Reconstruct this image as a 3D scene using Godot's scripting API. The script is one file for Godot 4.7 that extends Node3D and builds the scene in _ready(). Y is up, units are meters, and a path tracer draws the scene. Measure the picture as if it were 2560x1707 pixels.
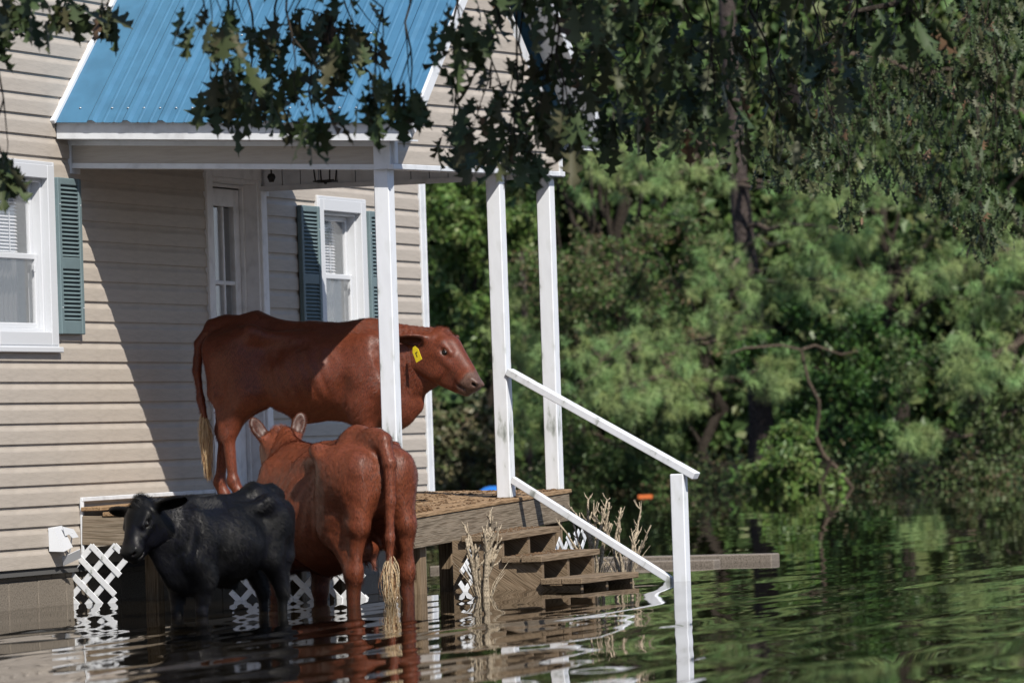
extends Node3D
# House frame: +x runs along the front wall (away from the camera), +z points out of the wall, y = 0 is the flood water.

const COURSE := 0.127
var rng := RandomNumberGenerator.new()
var M := {}
var taken := {}


# ---------------------------------------------------------------- naming and nodes
func numbered(called: String) -> String:
	if not taken.has(called):
		taken[called] = 0
		return called
	taken[called] += 1
	return "%s_%03d" % [called, taken[called]]


func tag(o: Node, label := "", category := "", group := "", kind := "") -> Node:
	if label != "": o.set_meta("label", label)
	if category != "": o.set_meta("category", category)
	if group != "": o.set_meta("group", group)
	if kind != "": o.set_meta("kind", kind)
	return o


func thing(called: String, label: String, category: String, at := Vector3.ZERO, group := "") -> Node3D:
	var o := Node3D.new()
	o.name = numbered(called)
	add_child(o)
	o.position = at
	tag(o, label, category, group)
	return o


func obj(called: String, mesh: Mesh, m: Material, parent: Node = self, xf := Transform3D.IDENTITY) -> MeshInstance3D:
	var o := MeshInstance3D.new()
	o.name = numbered(called) if parent == self else called
	o.mesh = mesh
	o.material_override = m
	parent.add_child(o, true)
	o.transform = xf
	return o


func struct(called: String, mesh: Mesh, m: Material) -> MeshInstance3D:
	var o := obj(called, mesh, m)
	o.set_meta("kind", "structure")
	return o


# ---------------------------------------------------------------- materials
func lin(r: float, g: float, b: float) -> Color:
	return Color(r, g, b).linear_to_srgb()


func noise_tex(freq: float, sd: int, stops: Array, size := 512, octaves := 4, kind := FastNoiseLite.TYPE_SIMPLEX_SMOOTH) -> NoiseTexture2D:
	var n := FastNoiseLite.new()
	n.noise_type = kind
	n.frequency = freq
	n.seed = sd
	n.fractal_octaves = octaves
	var t := NoiseTexture2D.new()
	t.width = size
	t.height = size
	t.seamless = true
	t.noise = n
	var g := Gradient.new()
	var offs := PackedFloat32Array()
	var cols := PackedColorArray()
	for s in stops:
		offs.append(s[0])
		cols.append(s[1])
	g.offsets = offs
	g.colors = cols
	t.color_ramp = g
	return t


func grey(v: float) -> Color:
	return Color(v, v, v)


func mat(called: String, c: Color, rough := 0.6, spec := 0.5) -> StandardMaterial3D:
	var m := StandardMaterial3D.new()
	m.resource_name = called
	m.albedo_color = c
	m.roughness = rough
	m.metallic_specular = spec
	M[called] = m
	return m


func tri(m: StandardMaterial3D, scale: Vector3, tex: Texture2D, bump: Texture2D = null, bump_cm := 0.1, world := false) -> void:
	m.uv1_triplanar = true
	m.uv1_world_triplanar = world
	m.uv1_scale = scale
	if tex: m.albedo_texture = tex
	if bump:
		m.heightmap_enabled = true
		m.heightmap_texture = bump
		m.heightmap_scale = bump_cm


func make_materials() -> void:
	var flat_bump := noise_tex(0.02, 3, [[0.0, grey(0)], [1.0, grey(1)]])
	var grain := noise_tex(0.02, 11, [[0.25, grey(0)], [0.75, grey(1)]], 512, 5)
	# vinyl siding: faint embossed grain along the course, a little chalking
	var chalk := noise_tex(0.006, 5, [[0.2, grey(0.955)], [0.5, grey(0.985)], [0.8, grey(1.0)]])
	var m := mat("siding_vinyl", lin(0.43, 0.385, 0.335), 0.55, 0.4)
	tri(m, Vector3(1.6, 9, 9), chalk, grain, 0.035)
	m = mat("beam_vinyl", lin(0.40, 0.365, 0.325), 0.55, 0.4)
	tri(m, Vector3(14, 14, 1.1), chalk, grain, 0.06)
	var smudge := noise_tex(0.009, 21, [[0.0, grey(0.88)], [0.30, grey(0.95)], [0.5, grey(0.98)], [1.0, grey(1.0)]])
	m = mat("white_trim", lin(0.66, 0.685, 0.72), 0.45, 0.4)
	tri(m, Vector3(1.3, 1.3, 1.3), smudge)
	# painted posts: patches of grey mildew speckle
	var mildew := noise_tex(0.007, 47, [[0.0, Color(0.5, 0.51, 0.49)], [0.16, Color(0.75, 0.76, 0.73)], [0.26, Color(0.95, 0.95, 0.94)], [0.5, Color(1, 1, 1)], [1.0, Color(0.97, 0.97, 0.97)]], 1024, 7)
	m = mat("painted_post", lin(0.68, 0.705, 0.745), 0.5, 0.4)
	tri(m, Vector3(0.9, 0.33, 0.9), mildew, flat_bump, 0.05)
	m = mat("lattice_plastic", lin(0.64, 0.66, 0.69), 0.45, 0.4)
	tri(m, Vector3(2.5, 2.5, 2.5), mildew)
	m = mat("vinyl_white", lin(0.57, 0.59, 0.62), 0.3, 0.4)
	m = mat("door_paint", lin(0.78, 0.79, 0.81), 0.5, 0.4)
	tri(m, Vector3(1.5, 1.5, 1.5), smudge)
	m = mat("shutter_blue", lin(0.135, 0.19, 0.205), 0.55, 0.4)
	tri(m, Vector3(2, 2, 2), chalk)
	m = mat("roof_blue", lin(0.055, 0.165, 0.28), 0.5, 0.45)
	tri(m, Vector3(0.7, 0.7, 0.7), noise_tex(0.01, 77, [[0.2, grey(0.9)], [0.55, grey(1.0)], [0.8, grey(0.95)]]), flat_bump, 0.05)
	m = mat("screw_zinc", lin(0.5, 0.52, 0.55), 0.35, 0.6)
	m.metallic = 0.7
	# weathered lumber, grain along local x
	var wood_a := noise_tex(0.02, 31, [[0.2, Color(0.66, 0.62, 0.57)], [0.42, Color(0.87, 0.84, 0.79)], [0.55, Color(1, 0.97, 0.93)], [0.72, Color(0.83, 0.79, 0.73)], [0.9, Color(0.62, 0.57, 0.52)]], 512, 5)
	var wood_h := noise_tex(0.02, 31, [[0.2, grey(0)], [0.5, grey(1)], [0.9, grey(0.1)]], 512, 5)
	m = mat("lumber_grey", lin(0.25, 0.22, 0.185), 0.85, 0.3)
	tri(m, Vector3(0.22, 7, 7), wood_a, wood_h, 0.12)
	m = mat("lumber_brown", lin(0.25, 0.20, 0.15), 0.85, 0.3)
	tri(m, Vector3(0.22, 7, 7), wood_a, wood_h, 0.12)
	m = mat("deck_board", lin(0.36, 0.26, 0.17), 0.85, 0.3)
	tri(m, Vector3(0.3, 6, 6), wood_a, wood_h, 0.15)
	m = mat("lumber_dark", lin(0.10, 0.078, 0.06), 0.85, 0.3)
	tri(m, Vector3(0.55, 9, 9), wood_a, wood_h, 0.2)
	var pit := noise_tex(0.06, 51, [[0.1, grey(0.62)], [0.4, grey(0.88)], [1.0, grey(1.0)]], 512, 5)
	m = mat("concrete_block", lin(0.235, 0.205, 0.17), 0.9, 0.3)
	tri(m, Vector3(2.5, 2.5, 2.5), pit, flat_bump, 0.15, true)
	m = mat("concrete_slab", lin(0.25, 0.215, 0.18), 0.9, 0.3)
	tri(m, Vector3(2.2, 2.2, 2.2), pit, flat_bump, 0.12)
	m = mat("mortar", lin(0.2, 0.18, 0.155), 0.95, 0.2)
	m = mat("dung", lin(0.20, 0.13, 0.08), 0.95, 0.2)
	tri(m, Vector3(6, 6, 6), noise_tex(0.03, 61, [[0.2, grey(0.45)], [0.6, grey(1)], [1.0, Color(1, 0.9, 0.7)]]))
	m = mat("lamp_black", lin(0.012, 0.012, 0.013), 0.5, 0.4)
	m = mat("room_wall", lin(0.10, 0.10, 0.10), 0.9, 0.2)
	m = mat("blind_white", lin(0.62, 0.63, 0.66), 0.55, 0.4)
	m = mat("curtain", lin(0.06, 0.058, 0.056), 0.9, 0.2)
	m = mat("glass", Color(0.9, 0.93, 0.95, 0.06), 0.03, 0.5)
	m.transparency = BaseMaterial3D.TRANSPARENCY_ALPHA
	m = mat("tag_yellow", lin(0.75, 0.60, 0.02), 0.4, 0.4)
	m = mat("ink", lin(0.02, 0.02, 0.02), 0.6, 0.3)
	m = mat("eye", lin(0.008, 0.006, 0.005), 0.08, 0.5)
	m = mat("float_blue", lin(0.01, 0.16, 0.55), 0.3, 0.5)
	m = mat("float_red", lin(0.5, 0.03, 0.08), 0.4, 0.5)
	m = mat("orange_plank", lin(0.55, 0.13, 0.03), 0.6, 0.4)
	var bark := noise_tex(0.03, 71, [[0.2, grey(0.35)], [0.5, grey(0.8)], [0.8, grey(1.0)]], 512, 5)
	m = mat("twig_pale", lin(0.54, 0.45, 0.33), 0.9, 0.2)
	tri(m, Vector3(7, 3, 7), bark, flat_bump, 0.2)
	m = mat("bark_pine", lin(0.105, 0.085, 0.078), 0.95, 0.2)
	tri(m, Vector3(2.2, 0.7, 2.2), bark, bark, 2.0)
	m = mat("bark_twig", lin(0.17, 0.13, 0.10), 0.9, 0.2)
	tri(m, Vector3(3, 1.2, 3), bark, bark, 0.6)
	m = mat("bark_oak", lin(0.06, 0.05, 0.04), 0.95, 0.2)
	tri(m, Vector3(2, 1, 2), bark, bark, 1.0)
	m = mat("mud", lin(0.03, 0.026, 0.018), 0.95, 0.2)
	tri(m, Vector3(0.6, 0.6, 0.6), pit, flat_bump, 3.0, true)
	m = mat("flood_water", lin(0.012, 0.009, 0.005), 0.015, 0.47)


func leafy(called: String, c: Color, rough := 0.5, back := 0.4) -> StandardMaterial3D:
	var m := mat(called, c, rough, 0.4)
	m.vertex_color_use_as_albedo = true
	m.backlight_enabled = true
	m.backlight = Color(back, back, back) * c
	return m


# ---------------------------------------------------------------- mesh builders
func face(st: SurfaceTool, pts: Array) -> void:
	for i in range(1, pts.size() - 1):
		st.add_vertex(pts[0])
		st.add_vertex(pts[i + 1])
		st.add_vertex(pts[i])


func begin() -> SurfaceTool:
	var st := SurfaceTool.new()
	st.begin(Mesh.PRIMITIVE_TRIANGLES)
	st.set_smooth_group(-1)
	return st


func done(st: SurfaceTool) -> ArrayMesh:
	st.generate_normals()
	return st.commit()


func add_cbox(st: SurfaceTool, size: Vector3, bev: float, xf := Transform3D.IDENTITY) -> void:
	var h := size * 0.5
	bev = minf(bev, 0.45 * minf(size.x, minf(size.y, size.z)))
	var c := func(sx: float, sy: float, sz: float, ax: int) -> Vector3:
		var v := Vector3(sx * h.x, sy * h.y, sz * h.z)
		for k in 3:
			if k != ax: v[k] -= signf(v[k]) * bev
		return xf * v
	if bev <= 0.0:
		c = func(sx: float, sy: float, sz: float, _ax: int) -> Vector3: return xf * Vector3(sx * h.x, sy * h.y, sz * h.z)
	for s in [-1.0, 1.0]:
		var q := [[c.call(s, -1, -1, 0), c.call(s, 1, -1, 0), c.call(s, 1, 1, 0), c.call(s, -1, 1, 0)],
			[c.call(-1, s, -1, 1), c.call(-1, s, 1, 1), c.call(1, s, 1, 1), c.call(1, s, -1, 1)],
			[c.call(-1, -1, s, 2), c.call(1, -1, s, 2), c.call(1, 1, s, 2), c.call(-1, 1, s, 2)]]
		for f in q:
			if s < 0: f.reverse()
			face(st, f)
	if bev > 0.0:
		for a in [-1.0, 1.0]:
			for b in [-1.0, 1.0]:
				var e := [[c.call(a, b, -1, 0), c.call(a, b, 1, 0), c.call(a, b, 1, 1), c.call(a, b, -1, 1)],
					[c.call(a, -1, b, 2), c.call(a, 1, b, 2), c.call(a, 1, b, 0), c.call(a, -1, b, 0)],
					[c.call(-1, a, b, 1), c.call(1, a, b, 1), c.call(1, a, b, 2), c.call(-1, a, b, 2)]]
				for f in e:
					if a * b < 0: f.reverse()
					face(st, f)
				for d in [-1.0, 1.0]:
					var t := [c.call(a, b, d, 0), c.call(a, b, d, 1), c.call(a, b, d, 2)]
					if a * b * d < 0: t.reverse()
					face(st, t)


func cbox(size: Vector3, bev := 0.003, off := Vector3.ZERO) -> ArrayMesh:
	var st := begin()
	add_cbox(st, size, bev, Transform3D(Basis.IDENTITY, off))
	return done(st)


# a board from a to b: height h along up, thickness t across; its own stretch of grain
func plank(called: String, parent: Node, m: Material, a: Vector3, b: Vector3, h: float, t: float, up := Vector3.UP, bev := 0.004) -> MeshInstance3D:
	var x := (b - a).normalized()
	var z := x.cross(up).normalized()
	var y := z.cross(x)
	var bs := Basis(x, y, z)
	var off := Vector3(rng.randf_range(-8, 8), rng.randf_range(-3, 3), rng.randf_range(-3, 3))
	var o := obj(called, cbox(Vector3(a.distance_to(b), h, t), bev, off), m, parent)
	o.transform = Transform3D(bs, (a + b) * 0.5 - bs * off)
	return o


# six-sided block from its bottom and top corner rings
func block(lo: Array, hi: Array) -> ArrayMesh:
	var st := begin()
	face(st, [lo[3], lo[2], lo[1], lo[0]])
	face(st, hi)
	for i in 4:
		var j := (i + 1) % 4
		face(st, [lo[i], lo[j], hi[j], hi[i]])
	return done(st)


func extrude_z(poly: PackedVector2Array, z0: float, z1: float) -> ArrayMesh:   # poly in x, y
	var st := begin()
	var idx := Geometry2D.triangulate_polygon(poly)
	for i in range(0, idx.size(), 3):
		var a := poly[idx[i]]
		var b := poly[idx[i + 1]]
		var c := poly[idx[i + 2]]
		face(st, [Vector3(a.x, a.y, z1), Vector3(b.x, b.y, z1), Vector3(c.x, c.y, z1)])
		face(st, [Vector3(c.x, c.y, z0), Vector3(b.x, b.y, z0), Vector3(a.x, a.y, z0)])
	for i in poly.size():
		var p := poly[i]
		var q := poly[(i + 1) % poly.size()]
		face(st, [Vector3(p.x, p.y, z0), Vector3(q.x, q.y, z0), Vector3(q.x, q.y, z1), Vector3(p.x, p.y, z1)])
	return done(st)


# tube along points with a radius at each
func add_tube(st: SurfaceTool, pts: PackedVector3Array, radii: PackedFloat32Array, sides := 8) -> void:
	st.set_smooth_group(0)
	var rings: Array = []
	for i in pts.size():
		var d := (pts[mini(i + 1, pts.size() - 1)] - pts[maxi(i - 1, 0)]).normalized()
		var ref := Vector3.RIGHT if absf(d.x) < 0.8 else Vector3.UP
		var s := d.cross(ref).normalized()
		var t := s.cross(d)
		var ring := PackedVector3Array()
		for k in sides:
			var a := TAU * k / sides
			ring.append(pts[i] + (s * cos(a) + t * sin(a)) * radii[i])
		rings.append(ring)
	for i in pts.size() - 1:
		for k in sides:
			var l := (k + 1) % sides
			face(st, [rings[i][k], rings[i][l], rings[i + 1][l], rings[i + 1][k]])
	var last: PackedVector3Array = rings[rings.size() - 1]
	for k in sides:
		face(st, [pts[pts.size() - 1], last[k], last[(k + 1) % sides]])


func tube(pts: PackedVector3Array, radii: PackedFloat32Array, sides := 8) -> ArrayMesh:
	var st := begin()
	add_tube(st, pts, radii, sides)
	return done(st)


func lump(r: float, sd: int, rough := 0.35) -> ArrayMesh:
	var st := SurfaceTool.new()
	st.begin(Mesh.PRIMITIVE_TRIANGLES)
	st.set_smooth_group(0)
	var n := FastNoiseLite.new()
	n.seed = sd
	n.frequency = 1.4
	var g := func(i: int, j: int) -> Vector3:
		var a := TAU * (i % 8) / 8.0
		var b := PI * j / 5.0 - PI / 2
		var v := Vector3(cos(a) * cos(b), sin(b) * 0.7, sin(a) * cos(b))
		return v * r * (1.0 + rough * n.get_noise_3dv(v))
	for j in 5:
		for i in 8:
			face(st, [g.call(i, j), g.call(i, j + 1), g.call(i + 1, j + 1), g.call(i + 1, j)])
	st.generate_normals()
	return st.commit()


func multi(called: String, mesh: Mesh, m: Material, xfs: Array, cols: Array, parent: Node = self) -> MultiMeshInstance3D:
	var mm := MultiMesh.new()
	mm.transform_format = MultiMesh.TRANSFORM_3D
	mm.use_colors = not cols.is_empty()
	mm.mesh = mesh
	mm.instance_count = xfs.size()
	for i in xfs.size():
		mm.set_instance_transform(i, xfs[i])
		if not cols.is_empty(): mm.set_instance_color(i, cols[i])
	var o := MultiMeshInstance3D.new()
	o.name = numbered(called) if parent == self else called
	o.multimesh = mm
	o.material_override = m
	parent.add_child(o, true)
	return o


# ---------------------------------------------------------------- the scene
func _ready() -> void:
	rng.seed = 20180918
	# camera: long lens, about a metre above the water, slightly rolled
	var cam := Camera3D.new()
	cam.name = "camera"
	add_child(cam)
	cam.transform = Transform3D(Basis(Vector3(0.3472, -0.0325, 0.9372), Vector3(-0.0074, 0.9993, 0.0374), Vector3(-0.9378, -0.02, 0.3467)).orthonormalized(), Vector3(-29.26, 0.9504, 12.9878))
	cam.near = 0.5
	cam.far = 400.0
	var lens := CameraAttributesPhysical.new()
	lens.frustum_focal_length = 168.75
	lens.exposure_aperture = 4.2
	lens.frustum_focus_distance = 29.8
	cam.attributes = lens
	cam.fov = 8.1365
	cam.current = true
	# sky and sun
	var env := Environment.new()
	env.tonemap_mode = Environment.TONE_MAPPER_LINEAR
	env.tonemap_exposure = 1.25
	env.background_mode = Environment.BG_SKY
	var sky := Sky.new()
	var sm := ProceduralSkyMaterial.new()
	sm.sky_top_color = Color(0.40, 0.50, 0.66)
	sm.sky_horizon_color = Color(0.76, 0.79, 0.82)
	sm.sky_curve = 0.12
	sm.ground_horizon_color = Color(0.4, 0.42, 0.4)
	sm.ground_bottom_color = Color(0.12, 0.11, 0.09)
	sky.sky_material = sm
	env.sky = sky
	env.background_energy_multiplier = 1.2
	env.sdfgi_enabled = true
	env.ssao_enabled = true
	env.ssil_enabled = true
	var we := WorldEnvironment.new()
	we.name = "world_environment"
	we.environment = env
	add_child(we)
	var sun := DirectionalLight3D.new()
	sun.name = "sun"
	sun.light_energy = 1.5
	sun.light_color = Color(1.0, 0.972, 0.93)
	sun.light_angular_distance = 0.5
	sun.shadow_enabled = true
	add_child(sun)
	sun.look_at_from_position(Vector3.ZERO, Vector3(0.9, -1.25, -1.0), Vector3.UP)

	make_materials()
	setting()
	build_house()
	build_porch()
	build_stairs()
	build_lattice()
	build_yard()
	build_cattle()
	build_woods()
	build_oaks()
	print("built")


# ---------------------------------------------------------------- ground and water
func wave(x: float, z: float) -> Vector3:   # height, slope x, slope z of small wind ripples (metres)
	var gx := 0.0
	var gz := 0.0
	var h := 0.0
	var amp := 0.10 + 0.62 / (1.0 + exp((x - 0.2) * 1.0)) + 1.5 / (1.0 + exp((x + 5.2 + 0.25 * z + 0.9 * sin(0.9 * z)) * 1.3))      # rippled nearer the camera, calmer by the woods
	amp *= 0.45 + 0.55 / (1.0 + exp((z - 5.8) * 1.6))
	var gust := 0.55 + 0.45 * sin(0.9 * x + 0.5 * z) * sin(0.37 * x - 0.8 * z + 1.0)
	for w in WAVES:
		var ph: float = w[0] * x + w[1] * z + w[3]
		var a: float = w[2] * amp * (gust if w[4] > 0 else 1.0)
		h += a * sin(ph)
		gx += a * w[0] * cos(ph)
		gz += a * w[1] * cos(ph)
	return Vector3(h, gx, gz)

var WAVES: Array = []


func axis(stops: Array) -> PackedFloat32Array:   # [from, to, step] runs joined
	var out := PackedFloat32Array()
	for s in stops:
		var n := int(round((s[1] - s[0]) / s[2]))
		for i in n: out.append(s[0] + (s[1] - s[0]) * i / n)
	out.append(stops[stops.size() - 1][1])
	return out


func setting() -> void:
	var r := RandomNumberGenerator.new()
	r.seed = 5
	for i in 20:
		var lam := 0.13 * pow(6.0, i / 19.0)
		var a := r.randf_range(-0.55, 0.55) - 0.354 + (PI if r.randf() < 0.3 else 0.0)
		var k := TAU / lam
		WAVES.append([k * cos(a), k * sin(a), 0.0040 / k * pow(lam / 0.4, -0.15), r.randf() * TAU, 1 if i < 13 else 0])
	var xs := axis([[-60, -14, 1.0], [-14, 3, 0.032], [3, 14, 0.12], [14, 80, 0.8]])
	var zs := axis([[-60, -6, 1.0], [-6, 0, 0.3], [0, 7.5, 0.055], [7.5, 12, 0.3], [12, 50, 1.0]])
	var vs := PackedVector3Array()
	var ns := PackedVector3Array()
	var ix := PackedInt32Array()
	for i in xs.size():
		for j in zs.size():
			var w := wave(xs[i], zs[j])
			vs.append(Vector3(xs[i], w.x, zs[j]))
			ns.append(Vector3(-w.y, 1, -w.z).normalized())
	var nz := zs.size()
	for i in xs.size() - 1:
		for j in nz - 1:
			var a := i * nz + j
			ix.append_array(PackedInt32Array([a, a + nz, a + 1, a + 1, a + nz, a + nz + 1]))
	var arr := []
	arr.resize(Mesh.ARRAY_MAX)
	arr[Mesh.ARRAY_VERTEX] = vs
	arr[Mesh.ARRAY_NORMAL] = ns
	arr[Mesh.ARRAY_INDEX] = ix
	var am := ArrayMesh.new()
	am.add_surface_from_arrays(Mesh.PRIMITIVE_TRIANGLES, arr)
	struct("water", am, M.flood_water)
	# flooded yard below, rising to the wooded bank
	var st := SurfaceTool.new()
	st.begin(Mesh.PRIMITIVE_TRIANGLES)
	st.set_smooth_group(0)
	var g := FastNoiseLite.new()
	g.seed = 9
	g.frequency = 0.15
	var height := func(i: int, j: int) -> Vector3:
		var x := -80.0 + i * 4.0
		var z := -90.0 + j * 4.0
		var dist := (x + 29.26) * 0.9378 - (z - 12.99) * 0.3467
		var lat := (x + 29.26) * 0.3467 + (z - 12.99) * 0.9378
		var shore := 79.0 - lat * 0.9
		return Vector3(x, -0.42 + 0.85 * smoothstep(shore - 3, shore + 9, dist) + 0.05 * g.get_noise_2d(x, z), z)
	for i in 60:
		for j in 45:
			face(st, [height.call(i, j), height.call(i, j + 1), height.call(i + 1, j + 1), height.call(i + 1, j)])
	st.generate_normals()
	struct("ground", st.commit(), M.mud)


# ---------------------------------------------------------------- house
const PROFILE := [[0.0, 0.003], [0.0005, 0.0138], [0.003, 0.0148], [0.079, 0.0143], [0.086, 0.0127], [0.095, 0.0088], [0.104, 0.0048], [0.112, 0.0032], [0.127, 0.0026]]


func prof_at(y: float) -> float:
	for i in range(1, PROFILE.size()):
		if y <= PROFILE[i][0] + 1e-6:
			var a = PROFILE[i - 1]
			var b = PROFILE[i]
			return lerpf(a[1], b[1], (y - a[0]) / maxf(b[0] - a[0], 1e-6))
	return 0.0026


# one lap of siding from u0 to u1; only the band lo..hi of its height where it meets an opening
func siding_mesh(u0: float, u1: float, lo := 0.0, hi := COURSE, slope0 := 0.0, slope1 := 0.0) -> ArrayMesh:
	var pts := []
	if lo > 0.0: pts.append([lo, 0.0])
	if lo > 0.0: pts.append([lo, prof_at(lo)])
	for p in PROFILE:
		if p[0] >= lo - 1e-6 and p[0] <= hi + 1e-6: pts.append(p)
	if hi < COURSE: pts.append([hi, prof_at(hi)])
	var st := begin()
	for i in pts.size() - 1:
		var a = pts[i]
		var b = pts[i + 1]
		face(st, [Vector3(u0 + slope0 * a[0], a[0], a[1]), Vector3(u1 + slope1 * a[0], a[0], a[1]), Vector3(u1 + slope1 * b[0], b[0], b[1]), Vector3(u0 + slope0 * b[0], b[0], b[1])])
	for e in [0, 1]:
		var ring := []
		for p in pts: ring.append(Vector3((u0 + slope0 * p[0]) if e == 0 else (u1 + slope1 * p[0]), p[0], p[1]))
		ring.append(Vector3((u0 + slope0 * hi) if e == 0 else (u1 + slope1 * hi), hi, 0))
		ring.append(Vector3((u0 + slope0 * lo) if e == 0 else (u1 + slope1 * lo), lo, 0))
		if e == 0: ring.reverse()
		face(st, ring)
	return done(st)


const OPENINGS := [[-3.225, -2.335, 1.61, 2.72], [0.03, 1.0, 0.55, 2.83], [1.955, 2.82, 1.61, 2.675], [-5.9, -5.0, 1.61, 2.72]]


func spans(u0: float, u1: float, lo: float, hi: float) -> Array:   # parts of u0..u1 free of openings over the whole of lo..hi
	var out := [[u0, u1]]
	for op in OPENINGS:
		if op[2] >= hi - 1e-4 or op[3] <= lo + 1e-4: continue
		var nxt := []
		for s in out:
			if op[1] <= s[0] or op[0] >= s[1]:
				nxt.append(s)
				continue
			if op[0] > s[0]: nxt.append([s[0], op[0]])
			if op[1] < s[1]: nxt.append([op[1], s[1]])
		out = nxt
	return out


func wall_slab(h: Node3D, called: String, c: Vector3, size: Vector3, m: Material) -> void:
	obj(called, cbox(size, 0.0), m, h, Transform3D(Basis.IDENTITY, c))


func build_house() -> void:
	var h := thing("house", "beige vinyl sided house with blue shutters standing in the flood", "house")
	var y0 := 0.2415
	# sheathing with its openings, in strips
	var xs := [-7.0, -5.9, -5.0, -3.225, -2.335, 0.03, 1.0, 1.955, 2.82, 4.0]
	for i in xs.size() - 1:
		var a: float = xs[i]
		var b: float = xs[i + 1]
		var hole = null
		for op in OPENINGS:
			if absf(op[0] - a) < 0.01: hole = op
		if hole == null:
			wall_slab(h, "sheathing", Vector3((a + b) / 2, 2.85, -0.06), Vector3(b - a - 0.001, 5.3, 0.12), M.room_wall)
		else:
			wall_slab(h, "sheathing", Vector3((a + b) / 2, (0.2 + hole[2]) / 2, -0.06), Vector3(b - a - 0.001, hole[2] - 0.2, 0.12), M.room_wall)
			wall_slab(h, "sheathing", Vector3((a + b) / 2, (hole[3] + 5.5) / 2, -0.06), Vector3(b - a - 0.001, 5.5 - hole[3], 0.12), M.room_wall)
	wall_slab(h, "back_wall", Vector3(-1.5, 2.6, -6.94), Vector3(11.0, 5.8, 0.12), M.siding_vinyl)
	wall_slab(h, "side_wall", Vector3(-6.94, 2.6, -3.5), Vector3(0.12, 5.8, 6.74), M.siding_vinyl)
	wall_slab(h, "side_wall", Vector3(3.92, 2.6, -3.5), Vector3(0.12, 5.8, 6.74), M.siding_vinyl)
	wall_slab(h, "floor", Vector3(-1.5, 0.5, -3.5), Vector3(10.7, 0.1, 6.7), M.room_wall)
	# gable roof above the frame
	var rf := begin()
	for s in [[0.35, 5.42, -3.5, 8.1], [-7.35, 5.42, -3.5, 8.1]]:
		var d := (Vector3(0, s[3], s[2]) - Vector3(0, s[1], s[0]))
		var y := d.normalized()
		var bs := Basis(Vector3.RIGHT, y, Vector3.RIGHT.cross(y))
		add_cbox(rf, Vector3(11.6, d.length(), 0.08), 0.0, Transform3D(bs, Vector3(-1.5, (s[1] + s[3]) / 2, (s[0] + s[2]) / 2)))
	obj("roof", done(rf), M.roof_blue, h)
	for u in [-6.9, 3.9]:
		obj("gable", extrude_z(PackedVector2Array([Vector2(-6.9, 5.5), Vector2(-0.1, 5.5), Vector2(-3.5, 8.0)]), -0.06, 0.06), M.siding_vinyl, h, Transform3D(Basis(Vector3(0, 0, 1), Vector3(0, 1, 0), Vector3(-1, 0, 0)), Vector3(u, 0, 0)))
	# siding, course by course
	for k in 41:
		var y := y0 + COURSE * k
		var cuts := [0.0, COURSE]
		for op in OPENINGS:
			for e in [op[2], op[3]]:
				if e > y + 0.004 and e < y + COURSE - 0.004: cuts.append(e - y)
		cuts.sort()
		var whole := true
		if cuts.size() > 2: whole = false
		for c in cuts.size() - 1:
			if cuts[c + 1] - cuts[c] < 0.003: continue
			for s in spans(-7.0, 3.93, y + cuts[c], y + cuts[c + 1]):
				var lo: float = 0.0 if whole else cuts[c]
				var hi: float = COURSE if whole else cuts[c + 1]
				obj("siding_board", siding_mesh(s[0], s[1] - 0.004, lo, hi), M.siding_vinyl, h, Transform3D(Basis.IDENTITY, Vector3(0, y, 0.001 * rng.randf() - 0.0005)))
	# right-hand corner post: two white flanges
	obj("corner_trim", cbox(Vector3(0.085, 5.25, 0.026), 0.004), M.white_trim, h, Transform3D(Basis.IDENTITY, Vector3(3.9575 + 0.017, 2.86, 0.013)))
	obj("corner_trim", cbox(Vector3(0.024, 5.25, 0.085), 0.004), M.white_trim, h, Transform3D(Basis.IDENTITY, Vector3(4.0 + 0.012 + 0.0205, 2.86, -0.0165)))
	# foundation: header course and blocks with joints
	for i in 55:
		var u := -7.0 + 0.2 * i
		obj("brick", cbox(Vector3(0.19, 0.062, 0.09), 0.004), M.concrete_block, h, Transform3D(Basis.IDENTITY, Vector3(u + 0.1, 0.203, -0.075 + rng.randf_range(-0.003, 0.003))))
	for row in 3:
		for i in 28:
			var u := -7.0 + 0.4 * i + (0.2 if row % 2 else 0.0)
			if u > 3.7: continue
			obj("concrete_block", cbox(Vector3(0.392, 0.192, 0.14), 0.006), M.concrete_block, h, Transform3D(Basis.IDENTITY, Vector3(u + 0.2, 0.072 - 0.2 * row, -0.10 + rng.randf_range(-0.002, 0.002))))
	obj("mortar", cbox(Vector3(10.98, 0.66, 0.1), 0.0), M.mortar, h, Transform3D(Basis.IDENTITY, Vector3(-1.5, -0.1, -0.092)))
	build_window(h, -3.235, -2.325, 1.60, 2.735)
	build_window(h, 1.945, 2.83, 1.60, 2.685)
	build_window(h, -5.91, -4.99, 1.60, 2.735)
	build_shutter(h, -2.315, -1.98, 1.68, 2.655)
	build_shutter(h, 1.575, 1.915, 1.66, 2.615)
	build_shutter(h, 2.845, 3.185, 1.66, 2.615)
	build_shutter(h, -3.585, -3.25, 1.68, 2.655)
	build_door(h)
	# white trim left on the wall where the porch skirting was
	plank("porch_trim", h, M.white_trim, Vector3(-2.055, 0.26, 0.026), Vector3(-2.055, 0.652, 0.026), 0.03, 0.02, Vector3.RIGHT)
	plank("porch_trim", h, M.white_trim, Vector3(-2.07, 0.648, 0.03), Vector3(-0.02, 0.655, 0.03), 0.028, 0.02)


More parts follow.
